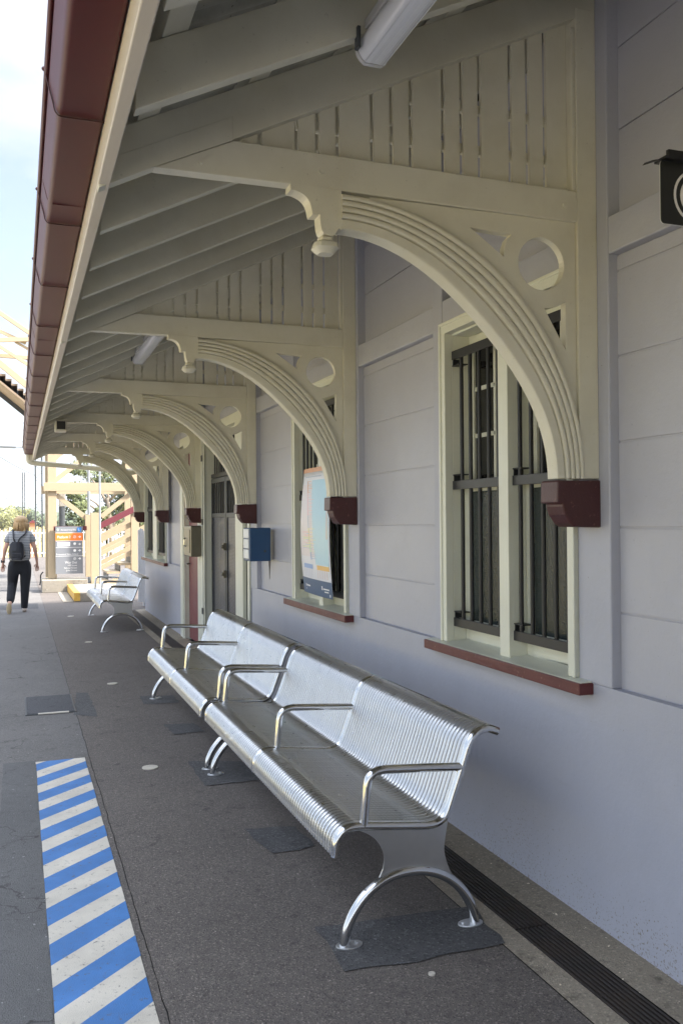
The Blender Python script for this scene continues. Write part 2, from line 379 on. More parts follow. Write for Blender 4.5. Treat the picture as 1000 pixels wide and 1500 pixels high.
# far ground sheet to the horizon
g.grid(lambda u, v: (-9000+18000*u, -3000+12000*v, -1.0), 20, 20)
def m_field():
    m, nt, b = new_mat('dry_grass_field'); co = geo_co(nt)
    c = mix(nt, ramp(nt, noise_node(nt, co, .02, 6, .7), .4, .65), (.42, .32, .12), (.20, .20, .07))
    c = mix(nt, ramp(nt, noise_node(nt, co, .6, 5, .7), .45, .7), c, (.30, .23, .10))
    nt.links.new(c, b.inputs['Base Color']); b.inputs['Roughness'].default_value = .95; return m
M['field'] = m_field()
struct(g, 'ground', M['field'], fix=False)
m = MB(); m.box(-8.5, -3.3, -25, 60, -1.3, -.93); struct(m, 'track_ballast', m_asphalt('rail_ballast', (.30, .27, .24), .8, .5, 22))
m = MB(); m.box(-3.3, 12, -18, 41, -1.4, -.012); struct(m, 'platform_base', M['rubber'])
struct(strip(.4415, 1.672, -18, 41, 0, 0, j1=False), 'platform_asphalt', M['asphalt'], fix=False)
struct(strip(-3.3, .438, -18, 41, 0, 0, j0=False), 'platform_path', M['asphalt_left'], fix=False)
m = MB(); m.grid(lambda u, v: (1.672+10.3*v, 15.95+25*u, -.001), 4, 4); struct(m, 'platform_asphalt', M['asphalt'], fix=False)
# smoother grey strip left of the striped marking
m = MB(); m.grid(lambda u, v: (jag(-.10, -1+7.2*u)+(jag(.098, -1+7.2*u)+.10)*v, -1+7.22*u, .003), 140, 2); struct(m, 'smooth_paving', M['asphalt_smooth'], fix=False)
m = MB(); m.grid(lambda u, v: (.410+(jag(.437, -1+7.2*u)-.410)*v, -1+7.2*u, .003), 140, 1); struct(m, 'platform_asphalt', M['asphalt'], fix=False)
# striped hazard marking painted on the paving
x0, x1, ye = .100, .408, 6.17
def ylim(y): return max(-.6, min(ye, y))
mb_b, mb_w = MB(), MB()
per, bw = .3265, .168
k = 0; y = 5.988-.17
# stripe boundaries rise to the right
base = 5.785
for k in range(-4, 23):
    for col, off, w, mb in ((0, 0, bw, mb_b), (1, -(per-bw), per-bw, mb_w)):
        a = base-k*per+off-bw
        nseg = 14; vs = []
        for i in range(nseg+1):
            t = i/nseg; xx = x0+(x1-x0)*t; s_ = .290*t
            lo = ylim(a+s_); hi = ylim(a+w+s_)
            if i == 0: xx = jag(x0, lo, .003)
            if i == nseg: xx = jag(x1, lo, .003)
            vs += [(xx, lo, .006), (xx, hi, .006)]
        if vs[1][1]-vs[0][1] < 1e-4 and vs[-1][1]-vs[-2][1] < 1e-4: continue
        mb.add(vs, [(2*i, 2*i+2, 2*i+3, 2*i+1) for i in range(nseg)])
struct(mb_b, 'blue_stripe_marking', M['stripe_blue'], fix=False); struct(mb_w, 'white_stripe_marking', M['stripe_white'], fix=False)
# bitumen patches
def patch(px, seed, z=.004):
    c = [at(x, y, 'Z', 0) for x, y in px]; m = MB(); n = 14; ring = []
    for i in range(4):
        a, b = c[i], c[(i+1) % 4]
        for k in range(n):
            p = a.lerp(b, k/n); q = noise.noise_vector(p*9+Vector((seed, 0, 0)))*.012
            ring.append((p.x+q.x*1.6, p.y+q.y*1.6, z))
    cc = sum(c, Vector())/4
    m.add(ring+[(cc.x, cc.y, z)], [(i, (i+1) % len(ring), len(ring)) for i in range(len(ring))])
    struct(m, 'bitumen_patch', M['patch'], fix=False)
patch([(357,1215),(432,1211),(462,1240),(400,1252)], 1)
patch([(275,1116),(352,1116),(385,1143),(300,1152)], 2)
patch([(463,1358),(690,1330),(742,1385),(505,1425)], 3)
patch([(240,1062),(285,1060),(300,1072),(255,1076)], 4)
patch([(204,1020),(255,1019),(262,1030),(210,1032)], 5)
patch([(0,884),(56,884),(57,892),(0,893)], 6)
patch([(112,1015),(130,1015),(143,1050),(108,1048)], 7, .002)
# pit lid with bright edge strip
pl = thing('pit_cover', (.245, 8.05, 0), 'dark grey square pit lid with a bright strip set in the paving', 'pit cover')
m = MB(); m.box(.045, .445, 7.68, 8.47, .0, .006); m.build('frame', M['dark_grey'], pl)
m = MB(); m.box(.06, .43, 7.70, 8.45, .002, .009); m.build('lid', M['pit'], pl)
m = MB(); m.box(.145, .385, 7.665, 7.70, .005, .012); m.build('edge_strip', M['stripe_white'], pl)
# small white discs let into the paving
dl = ['white ground disc beside the middle feet of the near benches', 'white ground disc level with the far end of the near benches', 'small white ground disc between the near benches and the far bench', 'furthest white ground disc, beside the far bench', 'tiny pale ground disc in the asphalt right below the nearest bench']
for (px, py), l, rr in zip([(220,1125),(165,1002),(130,941),(104,903),(632,1428)], dl, (.05, .05, .045, .05, .012)):
    p = at(px, py, 'Z', 0); m = MB(); m.disc((p.x, p.y, 0.001), rr, 20, .006)
    o = m.build('ground_disc', M['stripe_white']); tag(o, l, 'ground disc', 'white ground discs')
# drain along the wall: concrete shoulders and slotted grate
def shoulder(x0, x1, nm):
    m = MB(); m.grid(lambda u, v: (x0+(x1-x0)*v, -14+30*u, .001+.012*(1-v if nm == 'outer' else v)*(1 if nm != 'outer' else 0)), 60, 2); struct(m, 'concrete_kerb', M['concrete'], fix=False)
shoulder(1.676, 1.777, 'outer'); shoulder(1.925, 2.09, 'inner')
m = MB(); m.box(1.777, 1.925, -6, 15.9, -.010, -.009); struct(m, 'drain_channel', M['rubber'])
dr = thing('drain_grate', (1.85, 4, 0), 'long dark slotted drain grate at the foot of the lilac wall', 'drain')
for k in range(22):
    ya = -6+k*1.0; m = MB()
    for j in range(8): m.box(1.781+j*.0183, 1.781+j*.0183+.009, ya+.004, ya+.996, -.008, .001)
    for j in range(5): m.box(1.782, 1.92, ya+.05+j*.22, ya+.058+j*.22, -.008, -.003)
    m.build('grate_panel', M['drain'], dr)

# ------------------------------------------------------------------ STATION BUILDING
bld = thing('station_building', (4.5, 7, 0), 'lilac weatherboard station building with cream window frames and maroon sills', 'building')
ZP, ZB0, ZB1, ZT = .935, 2.56, 2.70, 3.62
D = .042                        # depth of the panel recesses
def front(m, y0, y1, z0, z1): m.box(WX, WX+D, y0, y1, z0, z1)
wall = MB()
# plinth (door openings cut), with a small weathered ledge
for y0, y1 in ((-15, 8.27), (12.10, 15.79)): wall.box(WX, WX+.2, y0, y1, -.2, ZP)
wall.box(WX, WX+.2, 10.70, 10.84, -.2, ZP)
pil = [(.20,.42),(2.79,2.998),(4.178,4.288),(5.40,5.603),(6.839,6.93),(8.04,8.27),(12.10,12.20),(13.22,13.36),(15.73,15.79),(10.70,10.84)]
for y0, y1 in pil: wall.box(WX, WX+.18, y0, y1, ZP, ZT)
# head band and upper rails
for y0, y1 in ((-15,.2),(.42,2.79),(4.288,5.40),(6.93,8.04),(12.20,13.22)): wall.box(WX+.002, WX+.15, y0, y1, ZB0, ZB1)
for y0, y1 in ((2.998,4.178),(5.603,6.839),(13.36,15.73)): wall.box(WX+.002, WX+.15, y0, y1, 2.575, 2.705)
wall.box(WX+.002, WX+.15, 8.27, 10.70, 2.64, 2.76)
wall.box(WX+.002, WX+.15, 10.84, 12.10, 2.64, 2.76)
wall.box(WX+.15, WX+.24, -15, 15.79, 2.6, ZT)
wall.build('wall', M['lilac'], bld, bevel=.006)
bo = MB()
for y0, y1 in ((-15,.2),(.42,2.79),(4.288,5.40),(6.93,8.04),(12.20,13.22)):
    z = .90
    while z < 2.55:
        z1 = min(z+.32, 2.56); bo.box(WX+D, WX+D+.03, y0, y1, z+.002, z1-.006); z += .32
    bo.box(WX+D+.006, WX+.1, y0, y1, ZP, 2.56)
for y0, y1 in ((-15,.2),(.42,2.79),(2.998,4.178),(4.288,5.40),(5.603,6.839),(6.93,8.04),(8.27,10.7),(10.84,12.1),(12.20,13.22),(13.36,15.73)):
    for a, b in ((ZB1, 3.03), (3.034, 3.34), (3.344, ZT)): bo.box(WX+D+.012, WX+D+.05, y0, y1, a+.001, b)
for y0, y1 in ((.42,2.79),(4.288,5.40),(6.93,8.04)):
    z = .90
    while z < 2.4:
        for yy in (y0+.07, (y0+y1)/2+.03*math.sin(z*9), y1-.07):
            for dz in (.05+.008*math.sin(yy*31), .27):
                if z+dz > .96: bo.disc((WX+D-.0012, yy+.01*math.sin(z*40+yy*7), z+dz), .0042, 8, .002, 'X')
        z += .32
bo.build('wall_panel', M['lilac_board'], bld, bevel=.0025, seg=1)
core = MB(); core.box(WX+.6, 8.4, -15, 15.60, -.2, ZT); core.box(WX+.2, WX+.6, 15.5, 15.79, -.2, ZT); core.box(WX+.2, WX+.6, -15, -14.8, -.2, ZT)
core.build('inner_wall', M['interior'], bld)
m = MB(); m.box(WX+.24, 8.45, 15.66, 15.80, -.2, ZT); m.build('end_wall', M['lilac'], bld)
m = MB(); m.prism([[(2.60, 4.03), (5.3, 5.4), (8.9, 3.6), (8.9, 3.54), (5.3, 5.33), (2.60, 3.95)]], -15.3, 16.1); m.build('roof', M['sheet'], bld)

def window(y0, y1, z0, z1, mull, frost, label=None):
    """window unit: casing, mullion, sill, two sashes with panes, barred grille"""
    XS = 2.20; cw = .052
    w = MB()
    w.box(WX-.014, WX+.03, y0, y0+cw, z0, z1-cw); w.box(WX-.014, WX+.03, y1-cw, y1, z0, z1-cw); w.box(WX-.014, WX+.03, y0, y1, z1-cw, z1)
    w.box(WX-.022, WX-.012, y0-.004, y0+.014, z0, z1); w.box(WX-.022, WX-.012, y1-.014, y1+.004, z0, z1); w.box(WX-.022, WX-.012, y0-.004, y1+.004, z1-.012, z1+.004)
    w.box(WX+.03, XS+.03, y0+.02, y0+cw, z0, z1-.02); w.box(WX+.03, XS+.03, y1-cw, y1-.02, z0, z1-.02); w.box(WX+.03, XS+.03, y0+cw, y1-cw, z1-cw-.01, z1-.02)
    w.box(WX+.005, XS+.03, mull[0], mull[1], z0, z1-cw)
    win = w.build('window', M['white_trim'], bld, bevel=.003)
    if label: win['label'] = label
    # sill: pale weathered slope with maroon nosing
    s = MB(); s.add([(WX-.05,y0-.085,z0-.004),(XS+.02,y0-.085,z0+.012),(XS+.02,y1+.12,z0+.012),(WX-.05,y1+.12,z0-.004),
                     (WX-.05,y0-.085,z0-.03),(XS+.02,y0-.085,z0-.03),(XS+.02,y1+.12,z0-.03),(WX-.05,y1+.12,z0-.03)],
                    [(0,1,2,3),(7,6,5,4),(0,4,5,1),(1,5,6,2),(2,6,7,3),(3,7,4,0)])
    s.build('sill', M['white_trim'], win)
    s = MB(); s.box(WX-.06, WX+.01, y0-.09, y1+.125, z0-.052, z0-.006); s.build('sill_nosing', M['maroon'], win, bevel=.003)
    sash, glass, fr, bars = MB(), MB(), MB(), MB()
    for a, b in ((y0+cw, mull[0]), (mull[1], y1-cw)):
        zm = z0+(z1-z0)*.485; zt = z1-cw-.01; st = .05
        # lower sash sits further out
        for (p0, p1, q0, q1, xo) in ((a, b, z0+.01, zm+.02, XS-.03), (a, b, zm-.02, zt, XS)):
            sash.box(xo, xo+.03, p0, p0+st, q0, q1); sash.box(xo, xo+.03, p1-st, p1, q0, q1)
            sash.box(xo, xo+.03, p0+st, p1-st, q0, q0+(.10 if xo < XS else .045)); sash.box(xo, xo+.03, p0+st, p1-st, q1-.045, q1)
        yc = (a+b)/2; sash.box(XS+.004, XS+.026, yc-.011, yc+.011, zm+.02, zt-.04)
        for k in (1, 2):
            zz = zm+.02+(zt-.04-zm-.02)*k/3; sash.box(XS+.004, XS+.026, a+st, b-st, zz-.011, zz+.011)
        MB().box(XS+.012, XS+.018, a+st, b-st, zm+.02, zt-.03).build('pane', M['glass'], win)
        MB().box(XS-.018, XS-.012, a+st, b-st, z0+.1, zm-.02).build('lower_pane', M['frosted' if frost else 'glass'], win)
        # horn of the sash
        sash.add([(XS-.028, b-.05, zm-.02), (XS-.002, b-.05, zm-.02), (XS-.002, b, zm-.14), (XS-.028, b, zm-.14), (XS-.002, b, zm-.02), (XS-.028, b, zm-.02)],
                 [(0,1,2,3),(0,5,4,1),(0,3,5),(1,4,2),(3,2,4,5)])
        xg = 2.105; off = .075 if b > mull[1]+.2 else .042; bars = MB()
        for zz in (z0+.10, z0+.80, z1-.165): bars.box(xg-.006, xg+.006, a+.002, b-.002, zz-.022, zz+.022)
        for zz, s_ in ((z0+.10, 1), (z0+.80, 1), (z1-.165, -1)): bars.box(xg, xg+.05, b-.0075, b-.0015, zz+s_*.019, zz+s_*.055); bars.box(xg-.004, xg+.05, b-.075, b-.002, zz+s_*.050, zz+s_*.056)
        nb = 5
        for k in range(nb):
            yy = b-off-k*.092
            if yy > a+.02: bars.tube([(xg+.012, yy, z0+.085), (xg+.012, yy, z1-.15)], .0105, 8)
        bars.build('security_bars', M['black'], win, bevel=.0015)
    sash.build('sash', M['white_trim'], win, bevel=.003)
    return win
window(3.0, 4.176, .945, 2.577, (3.535, 3.62), True, 'nearest window, with frosted lower panes behind black bars')
window(5.61, 6.837, .945, 2.577, (6.16, 6.245), False, 'window with the map poster tied to its bars')
window(13.36, 15.73, .945, 2.577, (14.42, 14.85), False, 'far window with dark shutters')

# main door with barred and meshed security leaves
d = MB()
for y0, y1 in ((8.27,8.345),(8.53,8.84),(10.40,10.70)): d.box(WX-.016, WX+.05, y0, y1, .0, 2.56)
d.box(WX-.016, WX+.05, 8.27, 10.70, 2.56, 2.66)
d.box(WX+.05, WX+.16, 8.33, 8.55, 0, 2.56)
d.box(WX+.05, WX+.19, 8.80, 8.84, 0, 2.56); d.box(WX+.05, WX+.19, 10.40, 10.44, 0, 2.56); d.box(WX+.05, WX+.19, 8.84, 10.40, 2.5, 2.56)
d.box(WX-.03, WX-.014, 10.385, 10.43, 0, 2.6)
door = d.build('door', M['white_trim'], bld, bevel=.004); door['label'] = 'tall doorway with barred and meshed security gates'
for a, b in ((8.85, 9.61), (9.63, 10.385)):
    f = MB(); X = WX+.06
    f.box(X, X+.03, a, a+.045, .02, 2.05); f.box(X, X+.03, b-.045, b, .02, 2.05)
    for z in (.02, 1.60, 2.0): f.box(X, X+.03, a+.045, b-.045, z, z+.05)
    leaf = f.build('security_gate', M['dark_grey'], door, bevel=.002)
f = MB(); X = WX+.06
f.box(X, X+.03, 8.85, 10.385, 2.06, 2.105)
for a, b in ((8.85, 9.61), (9.63, 10.385)):
    n = 7
    for k in range(1, n):
        y = a+.045+(b-a-.09)*k/n; f.tube([(X+.015, y, 1.65), (X+.015, y, 2.0)], .008, 6); f.tube([(X+.015, y, 2.1), (X+.015, y, 2.5)], .008, 6)
f.build('gate_bars', M['black'], door)
for a, b in ((8.895, 9.565), (9.675, 10.34)):
    f = MB(); f.grid(lambda u, v: (X+.012, a+(b-a)*u, .07+1.53*v), 2, 2); f.build('gate_mesh', M['mesh'], door, fix=False)
for z in (1.28, .98):
    f = MB(); f.box(X-.03, X, 9.60, 9.64, z-.04, z+.04); f.ball((X-.035, 9.62, z), .02); f.build('gate_lock', M['steelbox'], door)
f = MB(); f.box(WX+.165, WX+.185, 8.84, 10.40, 0, 2.5); f.build('inner_door', M['glass'], door)
for y in (8.40, 8.44): MB().box(WX+.0, WX+.02, y, y+.012, .05, 2.5).build('drop_bar', M['black'], door)
for z in (.45, 1.3, 2.2): MB().box(WX-.03, WX+.02, 8.37, 8.47, z-.03, z+.03).build('gate_hinge', M['black'], door)
for z in (.5, 1.55, 2.3): MB().box(WX-.04, WX-.01, 10.42, 10.50, z-.035, z+.035).build('gate_hinge', M['black'], door)
MB().box(WX-.028, WX-.0165, 10.455, 10.47, .1, 2.5).build('drop_bar', M['black'], door)
# second, narrower doorway: deep cream reveal and maroon door
d = MB(); d.box(WX-.016, WX+.02, 11.80, 12.10, 0, 2.56); d.box(WX-.03, WX-.014, 11.83, 11.86, 0, 2.56); d.box(WX+.02, WX+.40, 11.80, 11.86, 0, 2.5)
d.box(WX-.016, WX+.02, 10.72, 10.86, 0, 2.56); d.box(WX-.016, WX+.02, 10.72, 12.10, 2.5, 2.66); d.box(WX+.02, WX+.4, 10.84, 10.9, 0, 2.5)
door2 = d.build('door', M['white_trim'], bld, bevel=.004); door2['label'] = 'narrow doorway with a deep cream reveal and maroon door'
f = MB(); f.box(WX+.05, WX+.09, 11.0, 11.80, .02, 2.45)
lf = f.build('door_leaf', M['door_maroon'], door2, bevel=.003)
f = MB(); f.tube([(WX+.05, 11.72, 1.0), (WX, 11.72, 1.0), (WX, 11.62, 1.0)], .009, 8); f.build('handle', M['steelbox'], door2)

# ------------------------------------------------------------------ VERANDA ROOF
roof = thing('veranda_roof', (1.1, 7, 2.6), 'cream timber veranda roof with open rafters and a maroon gutter', 'roof')
def zu(x): return 2.822+.486*(x-.665)          # underside line of the rafters
FY0, FS = 2.849, 2.578
FR = [FY0+FS*k+d for k, d in enumerate((0, .0, .02, .045, -.02, -.02))]
raf = [FY0+FS*(k/5) for k in range(-31, 26)]
for k, y in enumerate(raf):
    y += .006
    y = {0: y}.get(k, y)
    if (k-31) % 5 == 0 and k >= 31: y = FR[(k-31)//5]+.006
    m = MB(); m.prism([[(.29, zu(.29)), (2.10, zu(2.10)), (2.10, zu(2.10)+.165), (.29, zu(.29)+.165)]], y, y+.046)
    m.build('rafter', M['cream'], roof, bevel=.003)
YE = 16.22
m = MB(); m.prism([[(.20, zu(.2)-.01), (2.12, zu(2.12)-.01), (2.12, zu(2.12)+.24), (.20, zu(.2)+.24)]], YE-.02, YE+.012); m.build('end_barge', M['cream'], roof, bevel=.003)
for i, x in enumerate((.36, .72, 1.08, 1.44, 1.80)):
    m = MB(); z = zu(x)+.167
    m.prism([[(x, z), (x+.07, z+.034), (x+.05, z+.074), (x-.02, z+.040)]], -14.9, YE-.03); m.build('batten', M['cream'], roof, bevel=.002)
m = MB(); ny = int((YE+15)/.076*5)
for lay in (0,):
    def fn(u, v):
        y = -15+(YE+15)*u; x = .12+2.75*v; return (x, y, zu(x)+.222+.009*math.sin(y/.076*2*math.pi))
    m.grid(fn, ny, 2)
o = m.build('roof_sheet', M['sheet'], roof, smooth='all', fix=False)
so = o.modifiers.new('thick', 'SOLIDIFY'); so.thickness = .003; so.offset = 1
m = MB(); m.box(.237, .275, -15, YE, 2.625, 2.835); m.build('fascia', M['fascia'], roof, bevel=.004)
# frieze between rafters at the wall
m = MB(); m.box(2.03, WX+.045, -15, 15.79, zu(2.06)+.165, 3.735); m.build('wall_plate', M['cream'], roof)
# gutter: quad profile with rolled bead
prof = [(.233,2.84),(.233,2.728),(.233,2.722),(.228,2.716),(.222,2.716),(.126,2.716),(.120,2.716),(.113,2.7185),(.108,2.724),(.105,2.731),(.1035,2.737),(.092,2.785),(.089,2.795),(.088,2.805),(.088,2.83)]
prof += [(.088-.007+.007*math.cos(a), 2.832+.009*math.sin(a)) for a in [math.pi*j/5 for j in range(0, 11)]]
m = MB(); n = len(prof)
ys = [-15, YE-.02]
m.add([(x, y, z) for y in ys for x, z in prof], [(i, i+1, i+1+n, i+n) for i in range(n-1)])
m.add([(x, YE-.02, z) for x, z in prof[:15]], [tuple(range(15))])
gut = m.build('gutter', M['gutter'], roof, smooth=True, fix=False); so = gut.modifiers.new('t', 'SOLIDIFY'); so.thickness = .0015; so.offset = 0
yb = 2.61
for k in range(-5, 15):
    y = 2.61+.957*k; m = MB()
    pp = [(.236, y, 2.712)]+[(.2, y, 2.7125), (.124, y, 2.7125), (.108, y-.0, 2.718), (.101, y, 2.73), (.097, y+.0, 2.75), (.088, y, 2.785), (.076, y+.0, 2.835)]
    m.tube(smoothcurve(pp, 2), .0023, 6); m.ball((.074, y, 2.84), .007, 6, 5)
    m.build('gutter_strap', M['maroon_dark'], gut, smooth='all')
for y in (3.35, 5.9, 9.3): 
    m = MB(); m.tube([(.236, y, 2.7165), (.122, y, 2.7145), (.104, y, 2.73), (.0875, y, 2.80)], .0016, 6); m.build('gutter_joint', M['maroon_dark'], gut)
# downpipe at the far end
m = MB(); Yp = YE+.035
m.tube(smoothcurve([(.17, Yp, 2.80), (.17, Yp, 2.66), (.19, Yp, 2.60), (.26, Yp, 2.575)], 5)+[Vector((2.0, Yp, 2.44)), Vector((2.25, Yp, 2.43))], .045, 14)
m.build('downpipe', M['cream'], roof, smooth=True)

# ------------------------------------------------------------------ BRACKETS
Y0 = FY0
ACX, ACZ = 1.040, 1.722
def rin(th):
    return .815+.028*math.cos(4*th)+.0*th
def rout(th): return .963
def scroll():
    return xz([(425.6,266.7),(425.9,277.6),(432,278.5),(439.6,281.8),(445.5,285.5),(450,290),(453.5,296),(455.7,302.8),(457,309),(458,314),(468.3,314),(469,322),(469.7,330),(471.5,337),(474.6,342),(487.2,346.2),(492,341),(496.3,334.3),(496.6,334.3)], Y0)
sc = scroll()
def bracket(label):
    root = thing('veranda_bracket', (WX, Y0, 1.5), label, 'bracket', 'arched timber brackets along the veranda')
    # tie beam and the scroll piece hanging from it
    m = MB(); m.prism([[(.41, 2.698), (.848, 2.699), (1.985, 2.690), (1.985, 2.806), (.668, 2.818)]], Y0+.004, Y0+.056)
    m.prism([[(.24, zu(.24)-.002), (.41, 2.6995), (.668, 2.8200), (.668, 2.90), (.24, zu(.24)+.08)]], Y0+.0045, Y0+.0555)
    m.build('beam', M['cream'], root, bevel=.003)
    for bx_, bz_ in ((.56, 2.735), (.97, 2.755), (1.93, 2.748)):
        m = MB(); m.disc((bx_, Y0-.003, bz_), .009, 8, .008, 'Y'); m.build('bolt', M['cream'], root)
    out = [sc[0]]+sc[1:]+[(1.040, 2.560), (1.040, 2.696)]
    m = MB(); m.prism([out], Y0, Y0+.060); m.build('scroll_board', M['cream'], root, bevel=.002)
    # turned pendant block
    pc = at(482, 352, 'Y', Y0+.03); cx, cz = .99, 2.536
    m = MB(); cy = Y0+.030
    lv = [(.024, 0), (.024, -.010), (.040, -.020), (.044, -.036), (.026, -.055), (.0, -.057)]
    vs = []
    for r_, dz in lv:
        for k in range(16):
            a = 2*math.pi*(k+.5)/16; q = max(abs(math.cos(a)), abs(math.sin(a)))**.75
            vs.append((cx+r_*math.cos(a)/q, cy+r_*math.sin(a)/q, cz+dz))
    m.add(vs, [(i*16+k, i*16+(k+1) % 16, (i+1)*16+(k+1) % 16, (i+1)*16+k) for i in range(len(lv)-1) for k in range(16)])
    m.build('pendant', M['cream'], root, smooth=True)
    # reeded arch
    m = MB(); NA = 48; secs = []
    pr = []                                    # (fraction across, y)
    fr_edges = [0, .30, .48, .655, .83, 1.0]
    yb_ = Y0+.062
    pr.append((0, yb_)); pr.append((0, Y0+.003)); pr.append((.012, Y0))
    for a, b in zip(fr_edges[:-1], fr_edges[1:]):
        for t in (.10, .25, .5, .75, .90):
            pr.append((a+(b-a)*t, Y0-.002-.007*math.sin(math.pi*t)**.7 if a > 0 else Y0-.002))
        if b < 1: pr.append((b, Y0+.008))
    pr.append((1.0, Y0+.004)); pr.append((1.0, yb_))
    npf = len(pr); vs = []
    for i in range(NA+1):
        th = math.pi/2*i/NA; a = rin(th); b = rout(th)
        if i == NA: a = .842
        for fq, y in pr:
            r_ = a+(b-a)*fq; x = ACX+r_*math.cos(th); z = ACZ+r_*math.sin(th); vs.append((x, y, z))
    fs = [(i*npf+k, (i+1)*npf+k, (i+1)*npf+(k+1) % npf, i*npf+(k+1) % npf) for i in range(NA) for k in range(npf)]
    fs += [tuple(range(npf)), tuple(NA*npf+k for k in range(npf))[::-1]]
    m.add(vs, fs); m.build('arch', M['cream'], root, smooth=True)
    # fretwork spandrel with a round and two triangular holes
    arc = [(ACX+.955*math.cos(t), ACZ+.955*math.sin(t)) for t in [math.pi/2*.93*k/24 for k in range(25)]]
    outline = [(1.985, ACZ), (1.985, 2.691), (1.15, 2.694)]+arc[::-1]
    c0 = at(791.5, 387, 'Y', Y0+.022); cr = .098
    hole = [(c0.x+cr*math.cos(2*math.pi*k/36), c0.z+cr*math.sin(2*math.pi*k/36)) for k in range(36)]
    t1 = xz([(687.5,333),(715,338.5),(748,343.6),(741.5,351),(738,362),(737,376),(712,354)], Y0+.02)
    t2 = xz([(796.4,451.8),(806,451),(816,448.5),(827.2,442.6),(827.4,478),(827.6,512.3),(812,482)], Y0+.02)
    m = MB(); m.prism([outline, hole, t1, t2], Y0+.018, Y0+.052); m.build('fretwork_panel', M['cream'], root, bevel=.0015, seg=1)
    # wall post with corner bead
    m = MB(); m.box(1.986, WX, Y0+.004, Y0+.09, 1.722, zu(2.03)+.02); m.box(1.968, 1.986, Y0+.010, Y0+.040, 2.81, 3.43); m.build('post', M['cream'], root, bevel=.004)
    # slatted gable infill
    m = MB(); x = .70; pat = [.112, .058, .058]; gp = .016; i = 2
    while x < 1.965:
        w = pat[i % 3]; i += 1; x1 = min(x+w, 1.966)
        if x1-x > .01:
            m.prism([[(x, 2.80), (x1, 2.80), (x1, zu(x1)+.02), (x, zu(x)+.02)]], Y0+.040, Y0+.056)
        x += w+gp
    m.build('slat_screen', M['cream'], root)
    m = MB(); m.bar((.9, Y0+.068, 2.93), (1.97, Y0+.068, 2.93), .02, .035, (0,0,1)); m.bar((1.30, Y0+.068, 3.08), (1.97, Y0+.068, 3.08), .02, .03, (0,0,1)); m.build('rear_rail', M['cream'], root)
    # maroon corbel
    cp = xz([(815.5,703.4),(881,703.4),(881,773),(841,771.7),(835,767),(831,760.6),(826.5,754),(824.6,747.6),(823,742),(822.7,737),(814.9,737)], Y0)
    cp = [(min(x, WX), z) for x, z in cp]
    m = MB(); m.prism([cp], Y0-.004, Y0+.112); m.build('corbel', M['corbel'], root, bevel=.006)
    return root
bl = ['nearest arched cream veranda bracket, framing the nearest window', 'second arched veranda bracket, beside the window with the map poster',
      'third arched veranda bracket, above the blue wall box', 'fourth arched veranda bracket, above the stainless wall box',
      'fifth arched veranda bracket, second from the far end', 'furthest arched veranda bracket, against the open sky']
b0 = bracket(bl[0])
for k in range(1, 6):
    c = copy_tree(b0); c.location.y = 0; c.location = Vector((WX, FR[k], 1.5)); c['label'] = bl[k]

